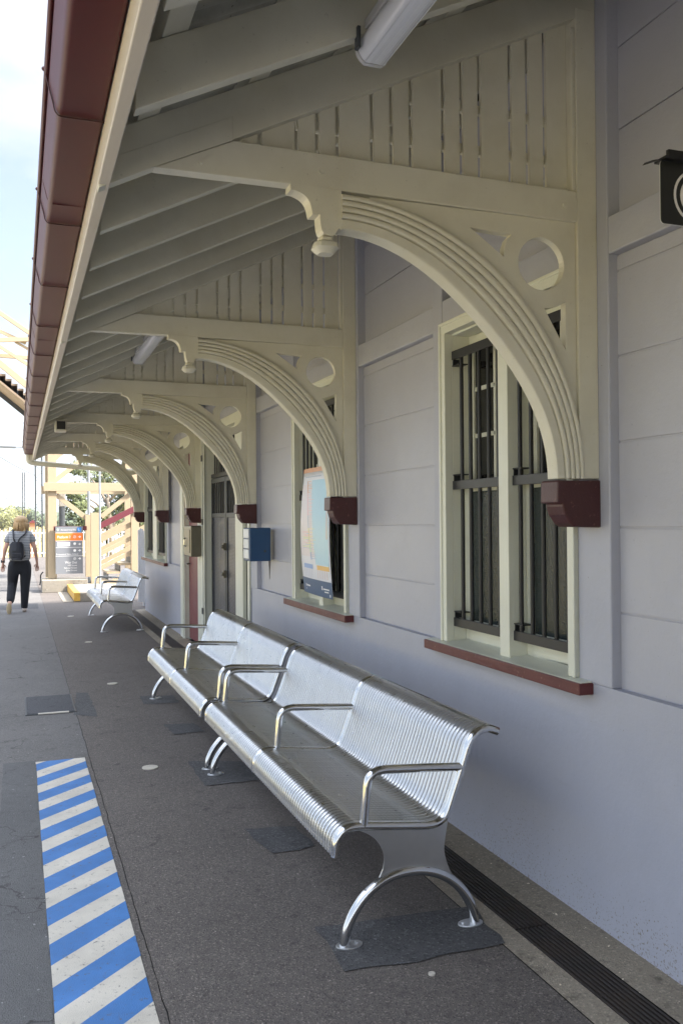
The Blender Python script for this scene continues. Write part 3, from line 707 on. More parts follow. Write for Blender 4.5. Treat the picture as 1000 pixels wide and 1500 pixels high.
# ------------------------------------------------------------------ BENCHES
bp = [(1.087,.338),(1.088,.352),(1.094,.394),(1.121,.428),(1.161,.438),(1.234,.432),(1.387,.414),(1.470,.407),(1.515,.418),(1.545,.452),(1.573,.521),(1.615,.635),(1.640,.702),(1.672,.740),(1.718,.753),(1.767,.738)]
seatc = smoothcurve([(x, 0, z) for x, z in bp], 5)
def bench(Yn, L, label, ang=0):
    root = thing('platform_bench', (1.4, Yn, 0), label, 'bench', 'stainless steel platform benches')
    rt_ = .0165; H2 = L/2
    ends = [(0, 'e'), (H2, 'm'), (L, 'e')]
    for y, t in ends:
        m = MB(); m.tube([(p.x, Yn+y, p.z) for p in seatc], rt_, 14); m.build('frame_tube', M['steel'], root, smooth=True)
        arm = [(1.199,Yn+y,.430),(1.206,Yn+y,.50),(1.214,Yn+y,.580),(1.224,Yn+y,.612),(1.250,Yn+y,.632),(1.290,Yn+y,.637),(1.446,Yn+y,.627),(1.607,Yn+y,.615)]
        m = MB(); m.tube(arm[:2]+smoothcurve(arm[2:6], 4)+arm[6:], .0165, 14); m.build('armrest', M['steel'], root, smooth=True)
    # section shells
    sv = [Vector((p.x, 0, p.z)) for p in seatc]; arcl = [0]
    for a, b in zip(sv[:-1], sv[1:]): arcl.append(arcl[-1]+(b-a).length)
    for s in (0, 1):
        ya, yb2 = Yn+s*H2+rt_*.7, Yn+(s+1)*H2-rt_*.7; per = .0285; nr = int(round((yb2-ya)/per)); per = (yb2-ya)/nr
        nu = nr*8; vs = []; uv = []; npt = len(sv)
        for i in range(nu+1):
            y = ya+(yb2-ya)*i/nu; ph = (i % 8)/8; am = .0042*math.sin(math.pi*ph)-.002
            for j in range(npt):
                t = (sv[min(j+1,npt-1)]-sv[max(j-1,0)]).normalized(); nn = Vector((-t.z, 0, t.x))
                p = sv[j]+nn*(am+.010); vs.append((p.x, y, p.z)); uv.append((y-ya, arcl[j]))
        m = MB(); m.add(vs, [(i*npt+j, (i+1)*npt+j, (i+1)*npt+j+1, i*npt+j+1) for i in range(nu) for j in range(npt-1)]); m.uv = uv
        m.build('seat_section', M['perf'], root, smooth='all', fix=False)
    m = MB(); m.tube([(1.087, Yn+.01, .345), (1.087, Yn+L-.01, .345)], .007, 8); m.tube([(1.755, Yn+.01, .752), (1.755, Yn+L-.01, .752)], .008, 8)
    m.tube([(1.45, Yn, .395), (1.45, Yn+L, .395)], .014, 8); m.tube([(1.22, Yn, .415), (1.22, Yn+L, .415)], .014, 8)
    m.build('edge_rail', M['steel'], root, smooth=True)
    ap = [(1.12,.004),(1.13,.062),(1.163,.128),(1.219,.190),(1.298,.232),(1.386,.244),(1.468,.232),(1.543,.197),(1.605,.140),(1.646,.070),(1.660,.004)]
    for y in (0, L):
        c = smoothcurve([(x, 0, z) for x, z in ap], 4)
        m = MB(); m.tube([(p.x, Yn+y, p.z) for p in c], .019, 14)
        leg = m.build('leg', M['steel'], root, smooth=True)
        for fx, sx in ((1.12, 1), (1.66, -1)):
            m = MB(); m.disc((fx+.02*sx, Yn+y, .001), .034, 20, .008, 'Z', .052); m.disc((fx+.05*sx, Yn+y, .008), .010, 6, .008)
            m.build('foot_plate', M['steel_plate'], leg, bevel=.002)
        pl_ = smoothcurve([(1.174,.425,0),(1.215,.405,0),(1.253,.373,0),(1.279,.321,0),(1.275,.266,0),(1.245,.212,0)], 4)
        pr_ = smoothcurve([(1.575,.18,0),(1.548,.235,0),(1.531,.29,0),(1.531,.332,0),(1.545,.41,0)], 4)
        m = MB(); arcx = [(1.30,.232),(1.386,.244),(1.468,.232)]
        m.prism([[(p.x, p.y) for p in pl_]+arcx+[(p.x, p.y) for p in pr_]], Yn+y-.003, Yn+y+.003)
        m.build('side_plate', M['steel_plate'], root)
    return root
bA = bench(3.103, 2.37, 'nearest stainless steel bench, in front of the nearest window')
bB = copy_tree(bA); bB.location = (1.392, 5.61, 0); bB['label'] = 'middle stainless steel bench, set end to end with the nearest one'
bC = copy_tree(bA); bC.location = (1.392, 13.02, 0); bC['label'] = 'far stainless steel bench by the end of the building'

# ------------------------------------------------------------------ WALL-MOUNTED THINGS
bx = thing('wall_box', (WX, 7.66, 1.21), 'blue enamel wall box with pale slots under the third veranda bracket', 'wall box')
m = MB(); m.box(1.885, WX, 7.55, 7.78, 1.212, 1.503); body = m.build('cabinet', M['blue'], bx, bevel=.008)
for k in range(3):
    z = 1.235+k*.09; m = MB(); m.box(1.878, 1.886, 7.575, 7.755, z, z+.078); m.build('slot_flap', M['white_paint'], bx, bevel=.002)
m = MB(); m.disc((2.02, 7.549, 1.30), .012, 12, .003, 'Y'); m.build('lock', M['dark_grey'], bx)
m = MB(); m.prism([[(2.0, 1.21), (2.03, 1.21), (2.034, 1.12), (2.03, 1.02), (2.022, 1.12)]], 7.62, 7.63)
m = MB(); m.prism([[(7.71, 1.21), (7.775, 1.21), (7.755, 1.14), (7.742, 1.04), (7.735, 1.13)]], WX+D-.0042, WX+D-.0022, 'YZ')
o = struct(m, 'wall_stain', plain('brown_drip_stain', (.13, .11, .10), .8)); tag(o, 'brown drip stain on the wall below the blue box', 'stain'); del o['kind']
sb = thing('wall_box', (WX, 10.7, 1.14), 'brushed stainless wall box between the two doorways', 'wall box')
m = MB(); m.prism([[(1.930,1.135),(WX-.018,1.135),(WX-.018,1.505),(1.930,1.505)]], 10.60, 11.10); m.build('cabinet', M['steelbox'], sb, bevel=.012)
m = MB(); m.box(1.922, 1.931, 10.66, 11.04, 1.18, 1.46); m.build('lid', M['steelbox'], sb, bevel=.004)
m = MB(); m.tube([(1.92, 10.9, 1.36), (1.90, 10.9, 1.34), (1.90, 10.9, 1.27), (1.92, 10.9, 1.25)], .008, 8); m.build('handle', M['steel'], sb)

# fluorescent lights slung under the rafters
def light(x, y0, y1, label):
    zc = zu(x)-.035; root = thing('fluorescent_light', (x, (y0+y1)/2, zc), label, 'light', 'fluorescent lights under the veranda roof')
    n = 18; m = MB()
    def pf(a):
        return (x+.050*math.cos(a), zc-.008+.040*max(-1, min(1, 1.15*math.sin(a))))
    m.grid(lambda u, v: (pf(2*math.pi*v)[0], y0+.03+(y1-y0-.06)*u, pf(2*math.pi*v)[1]), 4, n)
    for k in range(5):
        xx = x-.03+k*.015; m.tube([(xx, y0+.03, zc-.0475), (xx, y1-.03, zc-.0475)], .0012, 6)
    m.build('diffuser', M['plastic'], root, smooth=True)
    for ya, yb3 in ((y0, y0+.03), (y1-.03, y1)):
        m = MB(); vs = []
        for t, yy in ((.75, ya if ya == y0 else yb3), (1.06, (ya+yb3)/2), (1.06, yb3 if ya == y0 else ya)):
            for k in range(n): a = 2*math.pi*k/n; px_, pz = pf(a); vs.append((x+(px_-x)*t, yy, zc-.008+(pz-zc+.008)*t))
        m.add(vs, [(i*n+k, i*n+(k+1) % n, (i+1)*n+(k+1) % n, (i+1)*n+k) for i in range(2) for k in range(n)]+[tuple(range(n)), tuple(2*n+k for k in range(n))])
        m.build('end_cap', M['plastic_cap'], root, smooth=True)
    m = MB(); m.box(x-.04, x+.04, y0+.05, y1-.05, zc+.03, zc+.058); m.build('housing', M['plastic_cap'], root, bevel=.003)
    for y in (y0+.06, y1-.06):
        m = MB(); m.box(x-.066, x-.057, y-.012, y+.012, zc-.03, zc+.03); m.build('clip', M['dark_grey'], root)
light(.968, 1.18, 2.40, 'fluorescent batten light at the top, hanging nearest the camera')
light(.95, 6.36, 7.58, 'fluorescent batten light beyond the second bracket')
# small camera box at the eaves
cb = thing('speaker_box', (.44, 10.3, 2.6), 'small cream box with a black square front under the eaves', 'speaker')
m = MB(); m.box(.390, .512, 10.30, 10.56, 2.572, 2.692); m.build('casing', M['board_cream'], cb, bevel=.006)
m = MB(); m.box(.405, .495, 10.292, 10.302, 2.588, 2.676); m.build('grille', M['black'], cb)
m = MB(); m.box(.42, .48, 10.38, 10.5, 2.69, 2.76); m.build('mount', M['board_cream'], cb)

# hanging sign at the right edge
hs = thing('hanging_sign', (2.0, 2.2, 2.66), 'black hanging sign with a white ring emblem, top right of the picture', 'sign')
SY = 2.2
pts = []
def rr(x0, x1, z0, z1, r_):
    o = []
    for cx, cz, a0 in ((x1-r_, z1-r_, 0), (x0+r_, z1-r_, 90), (x0+r_, z0+r_, 180), (x1-r_, z0+r_, 270)):
        for k in range(5): a = R(a0+90*k/4); o.append((cx+r_*math.cos(a), cz+r_*math.sin(a)))
    return o
tl = at(961, 237, 'Y', SY); bl_ = at(974, 327, 'Y', SY)
SX0 = (tl.x+bl_.x)/2; SZ1 = tl.z; SZ0 = bl_.z
m = MB(); m.prism([rr(SX0, WX-.01, SZ0, SZ1+.01, .014)], SY, SY+.004); m.build('panel', M['sign_black'], hs)
m = MB(); m.prism([rr(SX0-.0012, WX-.009, SZ0-.001, SZ1+.01, .015)], SY+.0042, SY+.0055); m.build('backing', M['white_paint'], hs)
m = MB(); cxs = SX0+.128; czs = (SZ0+SZ1)/2+.0
def circ(r_, n=40): return [(cxs+r_*math.cos(2*math.pi*k/n), czs+r_*math.sin(2*math.pi*k/n)) for k in range(n)]
m.prism([circ(.082), circ(.074)], SY-.002, SY-.0005)
hand = [(cxs+.058*math.cos(a), czs+.060*math.sin(a)) for a in [R(115+13*k) for k in range(11)]]+[(cxs+.028*math.cos(a), czs+.030*math.sin(a)) for a in [R(245-13*k) for k in range(11)]]
m.prism([hand], SY-.002, SY-.0005)
m.build('emblem', M['sign_white'], hs)
m = MB(); m.box(SX0-.0, WX, SY-.022, SY+.03, SZ1+.006, SZ1+.014); m.add([(SX0-.035, SY+.03, SZ1+.006), (SX0, SY-.02, SZ1+.004), (SX0, SY+.03, SZ1+.02), (SX0-.02, SY+.06, SZ1+.01)], [(0,1,2),(0,2,3),(0,3,1),(1,3,2)])
m.box(SX0+.03, WX, SY+.0, SY+.012, SZ1+.014, SZ1+.045); m.build('arm', M['black'], hs)

# map poster, bowed on the bars
po = thing('map_poster', (2.03, 6.17, 1.5), 'tall white and blue railway map poster tied to the window bars', 'poster')
def PP(u, v, off=0):
    wv = 1+.035*math.sin(math.pi*min(1, v*1.15)); yc = 6.165-.015*v; w = .325*wv
    y = yc+w-2*w*u; z = 1.028+.925*v-.012*u*(1-v)
    x = 2.046-.030*math.sin(math.pi*v)-.012*math.sin(math.pi*u)-off
    return (x, y, z)
def pp(u0, u1, v0, v1, off, mat, nm, parent, n=8):
    m = MB(); m.grid(lambda a, b: PP(u0+(u1-u0)*a, v0+(v1-v0)*b, off), n, n); return m.build(nm, M[mat], parent, smooth='all', fix=False)
sh = pp(0, 1, 0, 1, 0, 'p_white', 'sheet', po, 14); so = sh.modifiers.new('t', 'SOLIDIFY'); so.thickness = .001; so.offset = -1
pp(.0, 1, .965, 1, .0012, 'p_orange', 'header_band', po); pp(0, 1, 0, .125, .0012, 'p_navy', 'footer_band', po)
m = MB(); m.grid(lambda a, b: PP(.40+.17*(1-b)**1.1+(.97-.40-.17*(1-b)**1.1)*a, .245+.655*b, .0012), 10, 14); m.build('sea_area', M['p_sea'], po, fix=False)
m = MB(); m.grid(lambda a, b: PP(.03+.0*b+(.37+.16*(1-b))*a, .30+.57*b, .0010), 8, 10); m.build('land_area', M['p_land'], po, fix=False)
pp(.12, .46, .205, .24, .0014, 'p_blue', 'legend_heading', po, 3); pp(.60, .96, .205, .24, .0014, 'p_amber', 'legend_heading', po, 3)
lm = {k: MB() for k in ('p_pink', 'p_yellow', 'p_grey', 'p_orange', 'p_green', 'p_blue')}
def dash(k, u0, u1, v, h=.0028, off=.0018): lm[k].grid(lambda a, b: PP(u0+(u1-u0)*a, v+h*b, off), 2, 1)
rnd = random.Random(3)
for i in range(86):
    v = .89-i*.0072; uu = .22+.20*(1-((v-.27)/.62)); k = 'p_orange' if v > .80 else 'p_pink' if v > .62 else 'p_grey' if v > .52 else 'p_yellow' if v > .40 else 'p_green' if v > .33 else 'p_blue'
    dash(k, uu, uu+.03, v, .007, .0016)
    if i % 2 == 0: dash('p_grey' if i % 4 else k, uu+.05, uu+.05+rnd.uniform(.06, .2), v+.002)
    if .36 < v < .5: dash(rnd.choice(['p_yellow', 'p_green', 'p_blue', 'p_pink']), uu-rnd.uniform(.05, .28), uu+rnd.uniform(.02, .1), v)
for i in range(60): dash('p_orange', .90, .95, .89-i*.0075)
for j in range(5):
    lm['p_grey'].grid(lambda a, b: PP(.14+j*.068+.006*a, .14+.062*b, .0016), 1, 2); lm['p_amber' if 0 else 'p_orange'].grid(lambda a, b: PP(.62+j*.068+.006*a, .14+.062*b, .0016), 1, 2)
dash('p_grey', .1, .7, .925, .008)
for k, mb in lm.items(): mb.build('map_line', M[k], po, fix=False)
m = MB()
for (u, v, w, h) in ((.12,.055,.03,.02),(.16,.058,.14,.012),(.70,.055,.03,.03),(.75,.06,.17,.010),(.78,.04,.12,.008),(.12,.03,.02,.012),(.92,.012,.03,.02)): m.grid(lambda a, b: PP(u+w*a, v+h*b, .0018), 2, 1)
m.build('footer_mark', M['sign_white'], po, fix=False)

# ------------------------------------------------------------------ TOWER AND STAIRS
TY = 21.0
def P(x, y, Y=TY): return at(x, y, 'Y', Y)
tw = thing('stair_tower', (1.5, TY, 0), 'cream timber footbridge stair tower with cross braces', 'stair tower')
def bar2(m, a, b, w, t, Y=TY, dy=0):
    pa, pb = P(*a, Y), P(*b, Y); pa.y += dy; pb.y += dy; m.bar(pa, pb, t, w, (0, 0, 1) if abs(pa.x-pb.x) > .05 else (1, 0, 0))
SCL = FPX/ (TY*math.cos(YAW))      # photo px per metre at the tower
def post(px0, px1, ytop, ybot, depth, Yf=TY, nm='post', mat='pink_cream', par=None, zb=None):
    a = P(px0, ybot, Yf); b = P(px1, ytop, Yf); m = MB(); m.box(a.x, b.x, Yf, Yf+depth, a.z if zb is None else zb, b.z); return m.build(nm, M[mat], par or tw, bevel=.006)
post(71, 82.5, 610, 848, .15); post(193, 203, 610, 868, .15, zb=0)
m = MB(); a = P(71, 848); m.box(a.x, a.x+.15, TY+2.0, TY+2.15, 0, 5.4); m.box(P(193,0).x, P(203,0).x, TY+2.0, TY+2.15, 0, 5.4); m.build('post', M['pink_cream'], tw)
m = MB(); m.box(P(63,0).x, P(71,0).x, TY+.16, TY+.28, P(0,848).z, P(0,612).z); m.build('post', M['pink_cream'], tw, bevel=.005)
m = MB(); a, b = P(64, 707), P(206, 719); m.box(a.x, b.x, TY-.05, TY-.002, P(70,719.5).z, P(70,707).z); m.build('beam', M['pink_cream'], tw, bevel=.005)
m = MB(); m.box(a.x, b.x, TY+2.15, TY+2.2, P(70,719.5).z, P(70,707).z); m.box(a.x, b.x, TY-.05, TY-.002, P(70,640).z, P(70,628).z); m.build('beam', M['pink_cream'], tw)
for (a, b) in (((81,704),(122,672)),((149,682),(194,709)),((83,725),(127,759)),((149,757),(192,723)),((80,672),(100,655))):
    m = MB(); bar2(m, a, b, .105, .06, TY, .06); m.build('brace', M['pink_cream'], tw, bevel=.004)
for x0_, x1_, yt, zz in ((126, 133.5, 754, .30), (134, 145, 751, .0)):
    q_ = TY-.35 if x0_ > 130 else TY-.02
    a = P(x0_, 850, q_); b = P(x1_, yt, q_); m = MB(); m.box(a.x, b.x, q_, q_+.14, zz, b.z)
    m.grid(lambda u, v: ((a.x+b.x)/2+(b.x-a.x)/2*math.cos(math.pi*u), q_+.14*v, b.z+.06*math.sin(math.pi*u)), 10, 1); m.build('newel_post', M['pink_cream'], tw, bevel=.004)
# block base, curb and concrete step
m = MB(); a = P(62, 868, TY-.4); b = P(129, 848, TY-.4); m.box(a.x, b.x, TY-.4, TY+.5, 0, .27); m.box(b.x, b.x+.9, TY-.3, TY+.5, 0, .12); struct(m, 'tower_plinth', M['concrete_light'], bevel=.01)
st = thing('concrete_step', (1.2, 17.6, 0), 'concrete step with a yellow painted edge below the wayfinding sign', 'step')
a = at(110, 882, 'Z', 0); b = at(142, 881, 'Z', 0)
m = MB(); m.box(a.x, b.x+.5, a.y, TY-.42, 0, .17); m.build('slab', M['concrete_light'], st, bevel=.008)
m = MB(); m.box(a.x-.012, a.x+.10, a.y-.006, TY-.42, .02, .176); m.build('yellow_edge', M['yellow'], st)
m = MB(); c = at(88, 880, 'Z', 0); m.box(at(86,870,'Z',0).x, a.x-.02, a.y+.02, TY-.42, .004, .008); struct(m, 'concrete_slab', M['concrete_light'])
# stair flight rising to the right
fl = thing('staircase', (2.2, 18.9, 0), 'cream timber staircase with three handrails climbing behind the building', 'staircase')
def rail(m, x0_, y0_, x1_, y1_, w, t, Y, ext=1.0):
    a, b = P(x0_, y0_, Y), P(x1_, y1_, Y); d = (b-a); b = a+d*ext; m.bar(a, b, t, w, (0, 0, 1))
YA, YB = TY+.15, TY+1.35
for (a, b, w, nm) in (((146,792),(200,764),.11,'handrail'),((146,812),(200,784),.095,'handrail'),((146,833),(200,805),.10,'handrail')):
    m = MB(); rail(m, *a, *b, w, .05, YA-.06, 2.2); m.build(nm, M['pink_cream'], fl, bevel=.004)
    m = MB(); pa, pb = P(*a, YA-.06), P(*b, YA-.06); dlt = pb-pa; m.bar(pa+Vector((0, 1.35, 0)), pa+dlt*2.2+Vector((0, 1.35, 0)), .05, w, (0, 0, 1)); m.build(nm, M['pink_cream'], fl)
s0, s1 = P(146, 868, YA), P(200, 834, YA); slope = (s1.z-s0.z)/(s1.x-s0.x)
m = MB(); rail(m, 146, 866, 200, 832, .15, .06, YA, 2.2); m.build('stringer', M['pink_cream'], fl, bevel=.004)
m = MB(); rail(m, 146, 866, 200, 832, .15, .06, YB, 2.2); m.build('stringer', M['pink_cream'], fl)
for k in range(11):
    x = s0.x-.1+k*.27; z = .16+(x-s0.x+.1)*.70+.0
    m = MB(); m.box(x, x+.30, YA-.02, YB, z, z+.045); m.build('tread', M['pink_cream'], fl)
    m = MB(); m.box(x+.02, x+.035, YA+.03, YB-.03, z-.16, z-.003); m.build('shade_riser', M['black'], fl)  # coloured black to imitate the shade beneath the treads
m = MB(); m.box(P(193,0).x, P(199,0).x, YA-.09, YA+.0, 0, 2.0); m.build('rail_post', M['pink_cream'], fl)
# maroon sloping beam over the stairs
m = MB(); a, b = P(140, 774), P(200, 744); m.bar(a, a+(b-a)*1.8, .12, .13, (0, 0, 1)); tag(m.build('sloping_beam', M['maroon_rail']), 'faded maroon beam sloping up beside the cream stairs', 'beam')
# upper flight to the footbridge, left of the gutter
FYB = 25.0
ub = thing('footbridge', (-.6, FYB, 4), 'cream timber footbridge truss with boarded stair soffit, upper left', 'footbridge')
def Q(x, y, Y=FYB): return at(x, y, 'Y', Y)
def qbar(a, b, w, t, nm, ea=.3, eb=.5, mat='pink_cream', dy=0):
    pa, pb = Q(*a), Q(*b); d_ = pb-pa; pa, pb = pa-d_*ea, pb+d_*eb; pa.y += dy; pb.y += dy
    m = MB(); m.bar(pa, pb, t, w, (0, 0, 1)); return m.build(nm, M[mat], ub, bevel=.005)
qbar((0,458),(47,490),.11,.08,'top_chord', 3); qbar((0,498),(47,497),.115,.08,'rail', 3, .3); qbar((0,520),(40,523),.10,.08,'rail', 3, .3, dy=.1)
qbar((0,484),(13,490),.09,.06,'brace', 4, 2, dy=.09); qbar((0,508),(40,534),.09,.06,'brace', 1, .4, dy=-.07); qbar((27,502),(48,514),.07,.06,'brace', .2, .4, dy=.09)
qbar((0,532),(44,568),.16,.09,'stringer', 3, 1.2)
m = MB(); pa, pb = Q(0, 540), Q(44, 576); dlt = pb-pa
n = 18
for k in range(-10, n):
    p = pa+dlt*(k/5.0); m.box(p.x, p.x+dlt.x/5*.98, FYB, FYB+1.9, p.z-.18, p.z-.13); m.box(p.x+dlt.x/5*.9, p.x+dlt.x/5*.98, FYB, FYB+1.9, p.z-.30, p.z-.18)
m.bar(pa-dlt*2.4+Vector((0,.95,-.33)), pb+dlt*1.6+Vector((0,.95,-.33)), 1.9, .05, (0,0,1))
m.build('soffit', paint('brown_boards', (.27, .20, .14), .6, .3), ub)
m = MB(); m.bar(Q(0, 556)-dlt*3+Vector((0,1.9,0)), Q(44, 592)+dlt+Vector((0,1.9,0)), .08, .34, (0,0,1)); m.build('stringer', M['dark_grey'], ub)
m = MB(); a = Q(0, 520)-dlt*2.2; m.box(-3.2, -3.0, FYB, FYB+.2, -1, 8.0); m.box(-3.2, -3.0, FYB+1.7, FYB+1.9, -1, 8.0); m.build('post', M['pink_cream'], ub)

# wayfinding sign on the tower
sg = thing('wayfinding_sign', (.98, TY-.06, 1), 'grey and orange wayfinding sign on the tower, reading Platform 2 and Way Out', 'sign')
SYY = TY-.10
def S(x, y): p = at(x, y, 'Y', SYY); return p
a, b = S(82, 841), S(121.5, 771); SX, SZ, SW, SH = a.x, a.z, b.x-a.x, b.z-a.z
bd = MB(); bd.box(SX, SX+SW, SYY, SYY+.02, SZ, SZ+SH); bd.build('board', M['sign_grey'], sg)
m = MB(); c, e = S(79, 779), S(127.5, 771); m.box(c.x, e.x, SYY+.021, SYY+.06, S(80,777.5).z, S(80,771).z); m.build('mounting_bar', M['maroon'], sg)
def sq(u0, u1, v0, v1, mb, t=.002): mb.box(SX+SW*u0, SX+SW*u1, SYY-t, SYY-.0002, SZ+SH*v0, SZ+SH*v1)
m = MB(); sq(0, 1, .700, .862, m); m.build('orange_band', M['sign_orange'], sg)
m = MB(); sq(.07, .53, .585, .665, m); sq(0, 1, .553, .560, m); sq(0, 1, .372, .380, m); sq(0, 1, .693, .700, m); sq(0,1,.862,.868,m); m.build('white_panel', M['sign_white'], sg)
m = MB(); sq(.80, .94, .885, .975, m); m.build('access_symbol', M['sign_blue'], sg)
w = MB()
def tx(t, u0, u1, v, h):
    q = MB().text(t, h*SH*1.38, (0, 0, 0)); xs = [p[0] for p in q.v]; w0 = max(xs)-min(xs)
    w = MB(); w.text(t, h*SH*1.38, (SX+SW*u0-min(xs)*SW*(u1-u0)/w0, SYY-.0025, SZ+SH*v), 'LEFT', 'XZ', -.001, SW*(u1-u0)/w0); w.build('lettering', M['sign_white'], sg)
tx('Assisted boarding', .19, .76, .915, .030); tx('Platform 2', .07, .55, .752, .056); tx('Rosewood State School', .03, .82, .400, .033)
tx('Way Out', .34, .78, .215, .055); tx('Mill Street', .45, .78, .160, .034); tx('School Street', .31, .78, .108, .034); tx('John Street', .38, .78, .056, .034)
def ring(u, v, r_, fill=False):
    w = MB(); cx, cz = SX+SW*u, SZ+SH*v; o = [(cx+r_*math.cos(2*math.pi*k/20), cz+r_*math.sin(2*math.pi*k/20)) for k in range(20)]; i_ = [(cx+(x-cx)*.78, cz+(z-cz)*.78) for x, z in o]
    w.prism([o] if fill else [o, i_], SYY-.0035, SYY-.0025)
    if not fill: w.bar((cx-r_*.4, SYY-.003, cz-r_*.4), (cx+r_*.4, SYY-.003, cz+r_*.4), .001, .010, (0,0,1))
    w.build('symbol', M['sign_white'], sg)
def arrow(u, v, s_=1, up_=False, mb=None):
    cx, cz = SX+SW*u, SZ+SH*v; L_ = .028*s_
    sh_ = [(-1,.22),(.1,.22),(-.25,.7),(.15,.85),(1,0),(.15,-.85),(-.25,-.7),(.1,-.22),(-1,-.22)]
    pts = [(cx+p[0]*L_, cz+p[1]*L_) for p in sh_] if not up_ else [(cx-p[1]*L_, cz+p[0]*L_) for p in sh_]
    w = mb or MB(); w.prism([pts], SYY-.0035, SYY-.0022)
    if not mb: w.build('arrow', M['sign_white'], sg)
for v in (.78, .625, .49, .318): arrow(.88, v, 1.1)
ring(.70, .78, .032); ring(.70, .318, .030); ring(.70, .635, .030, True); ring(.70, .49, .030, True)
m = MB(); arrow(.09, .93, 1.1, True, m); m.build('green_arrow', M['sign_green'], sg)
m = MB(); cx, cz = SX+SW*.86, SZ+SH*.93; m.prism([[(cx+.018*math.cos(t), cz-.006+.018*math.sin(t)) for t in [R(150+k*24) for k in range(10)]]+[(cx+.012*math.cos(t), cz-.006+.012*math.sin(t)) for t in [R(366-k*24) for k in range(10)]]], SYY-.004, SYY-.0025); m.disc((cx-.003, SYY-.004, cz+.024), .006, 10, .001, 'Y'); m.box(cx-.006, cx, SYY-.004, SYY-.0025, cz-.004, cz+.018); m.build('wheelchair_mark', M['sign_white'], sg)

# poles beside the tower
def pole(px, ytop, Y, r_, name, label, cat='pole', zb=0, mat='grey_steel', grp=None):
    t_ = at(px, ytop, 'Y', Y); b_ = at(px, ytop, 'Y', Y); m = MB(); m.tube([(t_.x, Y, zb), (t_.x, Y, t_.z)], r_, 10)
    o = m.build(name, M[mat], smooth=True); tag(o, label, cat, grp); return t_
pole(129.8, 645, 21.9, .034, 'steel_pole', 'thin grey pole rising behind the rounded newel posts', mat='grey_steel')
pole(146, 650, 20.3, .022, 'steel_pole', 'thin grey pole standing in front of the foot of the stairs')
t_ = at(91, 742, 'Y', 31); lp = thing('post_with_box', (t_.x, 31, 0), 'grey post topped by a pale box, seen through the tower above the sign', 'post')
m = MB(); m.tube([(t_.x, 31, 0), (t_.x, 31, t_.z)], .10, 12); m.build('shaft', M['dark_grey'], lp, smooth=True)
a = at(87, 742, 'Y', 31); b = at(95.5, 722, 'Y', 31); m = MB(); m.box(a.x, b.x, 30.9, 31.1, a.z, b.z); m.build('box', M['concrete_light'], lp, bevel=.01)
# bent black rail and white panel at the building end
c = at(60, 857, 'Z', 0); m = MB(); m.tube(smoothcurve([(c.x-.02, c.y, 0), (c.x, c.y, .12), (c.x+.0, c.y, .24), (c.x+.06, c.y, .32)], 4), .016, 8); tag(m.build('bent_rail', M['black'], smooth=True), 'short bent black rail standing by the tower base', 'rail')
a = at(203, 881, 'Y', 16.6); b = at(213, 776, 'Y', 16.6)
wp = MB()
wp.box(a.x, a.x+.028, 16.6, 16.64, .08, b.z)
for k in range(1, 7): wp.box(a.x+k*.033-.003, a.x+k*.033+.028, 16.6, 16.64, .08, b.z+.03*math.sin(k*1.3))
wp.box(a.x, a.x+.24, 16.642, 16.67, .3, .36); wp.box(a.x, a.x+.24, 16.642, 16.67, 1.1, 1.16); wp.box(a.x+.1, a.x+.15, 16.67, 16.72, 0, 1.2)
tag(wp.build('picket_gate', M['white_paint'], bevel=.004), 'white picket gate at the far end of the building', 'gate')
# picket fence across the platform end
def fence(Y, xa, xb, h, label, grp=None, z0=0):
    f = thing('picket_fence', (xa, Y, z0), label, 'fence', grp)
    m = MB(); x = xa; n = 0
    m2 = MB()
    while x < xb:
        m2.tube([(x, Y, z0+.06), (x, Y, z0+h)], .016, 6); x += .15; n += 1
    m.bar((xa, Y, z0+.22), (xb, Y, z0+.22), .03, .05); m.bar((xa, Y, z0+h-.14), (xb, Y, z0+h-.14), .03, .05)
    m.build('rail', M['white_paint'], f); m2.build('pickets', M['white_paint'], f)
    x = xa
    while x < xb+.01:
        m = MB(); m.box(x-.04, x+.04, Y-.04, Y+.04, z0, z0+h+.05); m.build('post', M['white_paint'], f); x += 2.4
fence(40, -3.2, 9, 1.2, 'white tubular picket fence across the end of the platform')
fence(31.5, 2.3, 9.5, 1.15, 'white picket fence behind the cream staircase')

# overhead line masts and wires
def mast(px, Y, w, ztop, label):
    x = at(px, 700, 'Y', Y).x; root = thing('line_mast', (x, Y, -1), label, 'mast', 'overhead line masts')
    for s in (-1, 1):
        m = MB(); m.bar((x+s*w/2, Y, -1), (x+s*w/2, Y, ztop), .07 if Y < 70 else .09, .07); m.build('leg', M['dark_grey'], root)
    m = MB(); z = -1; s = 1
    while z < ztop-w*1.4: m.bar((x-s*w/2, Y, z), (x+s*w/2, Y, z+w*1.1), .018, .018, (0,1,0)); z += w*1.1; s = -s
    m.build('lattice', M['dark_grey'], root); return x
mx1 = mast(57, 46, .30, 8.5, 'nearer lattice line mast just left of the stair tower')
mx2 = mast(35, 90, .20, 6.2, 'further lattice line mast above the hill trees')
ca = thing('cantilever_arm', (mx1, 34, 5), 'grey insulated cantilever arm reaching in from the left edge', 'cantilever arm')
CY = 34
a, b, c = at(-60, 651, 'Y', CY), at(24, 654, 'Y', CY), at(44, 655.5, 'Y', CY)
m = MB(); m.tube([a, b], .075, 10); m.build('insulator', M['grey_steel'], ca, smooth=True)
m = MB(); m.tube([b, c, at(62, 656.5, 'Y', CY)], .03, 8); m.build('rod', M['grey_steel'], ca, smooth=True)
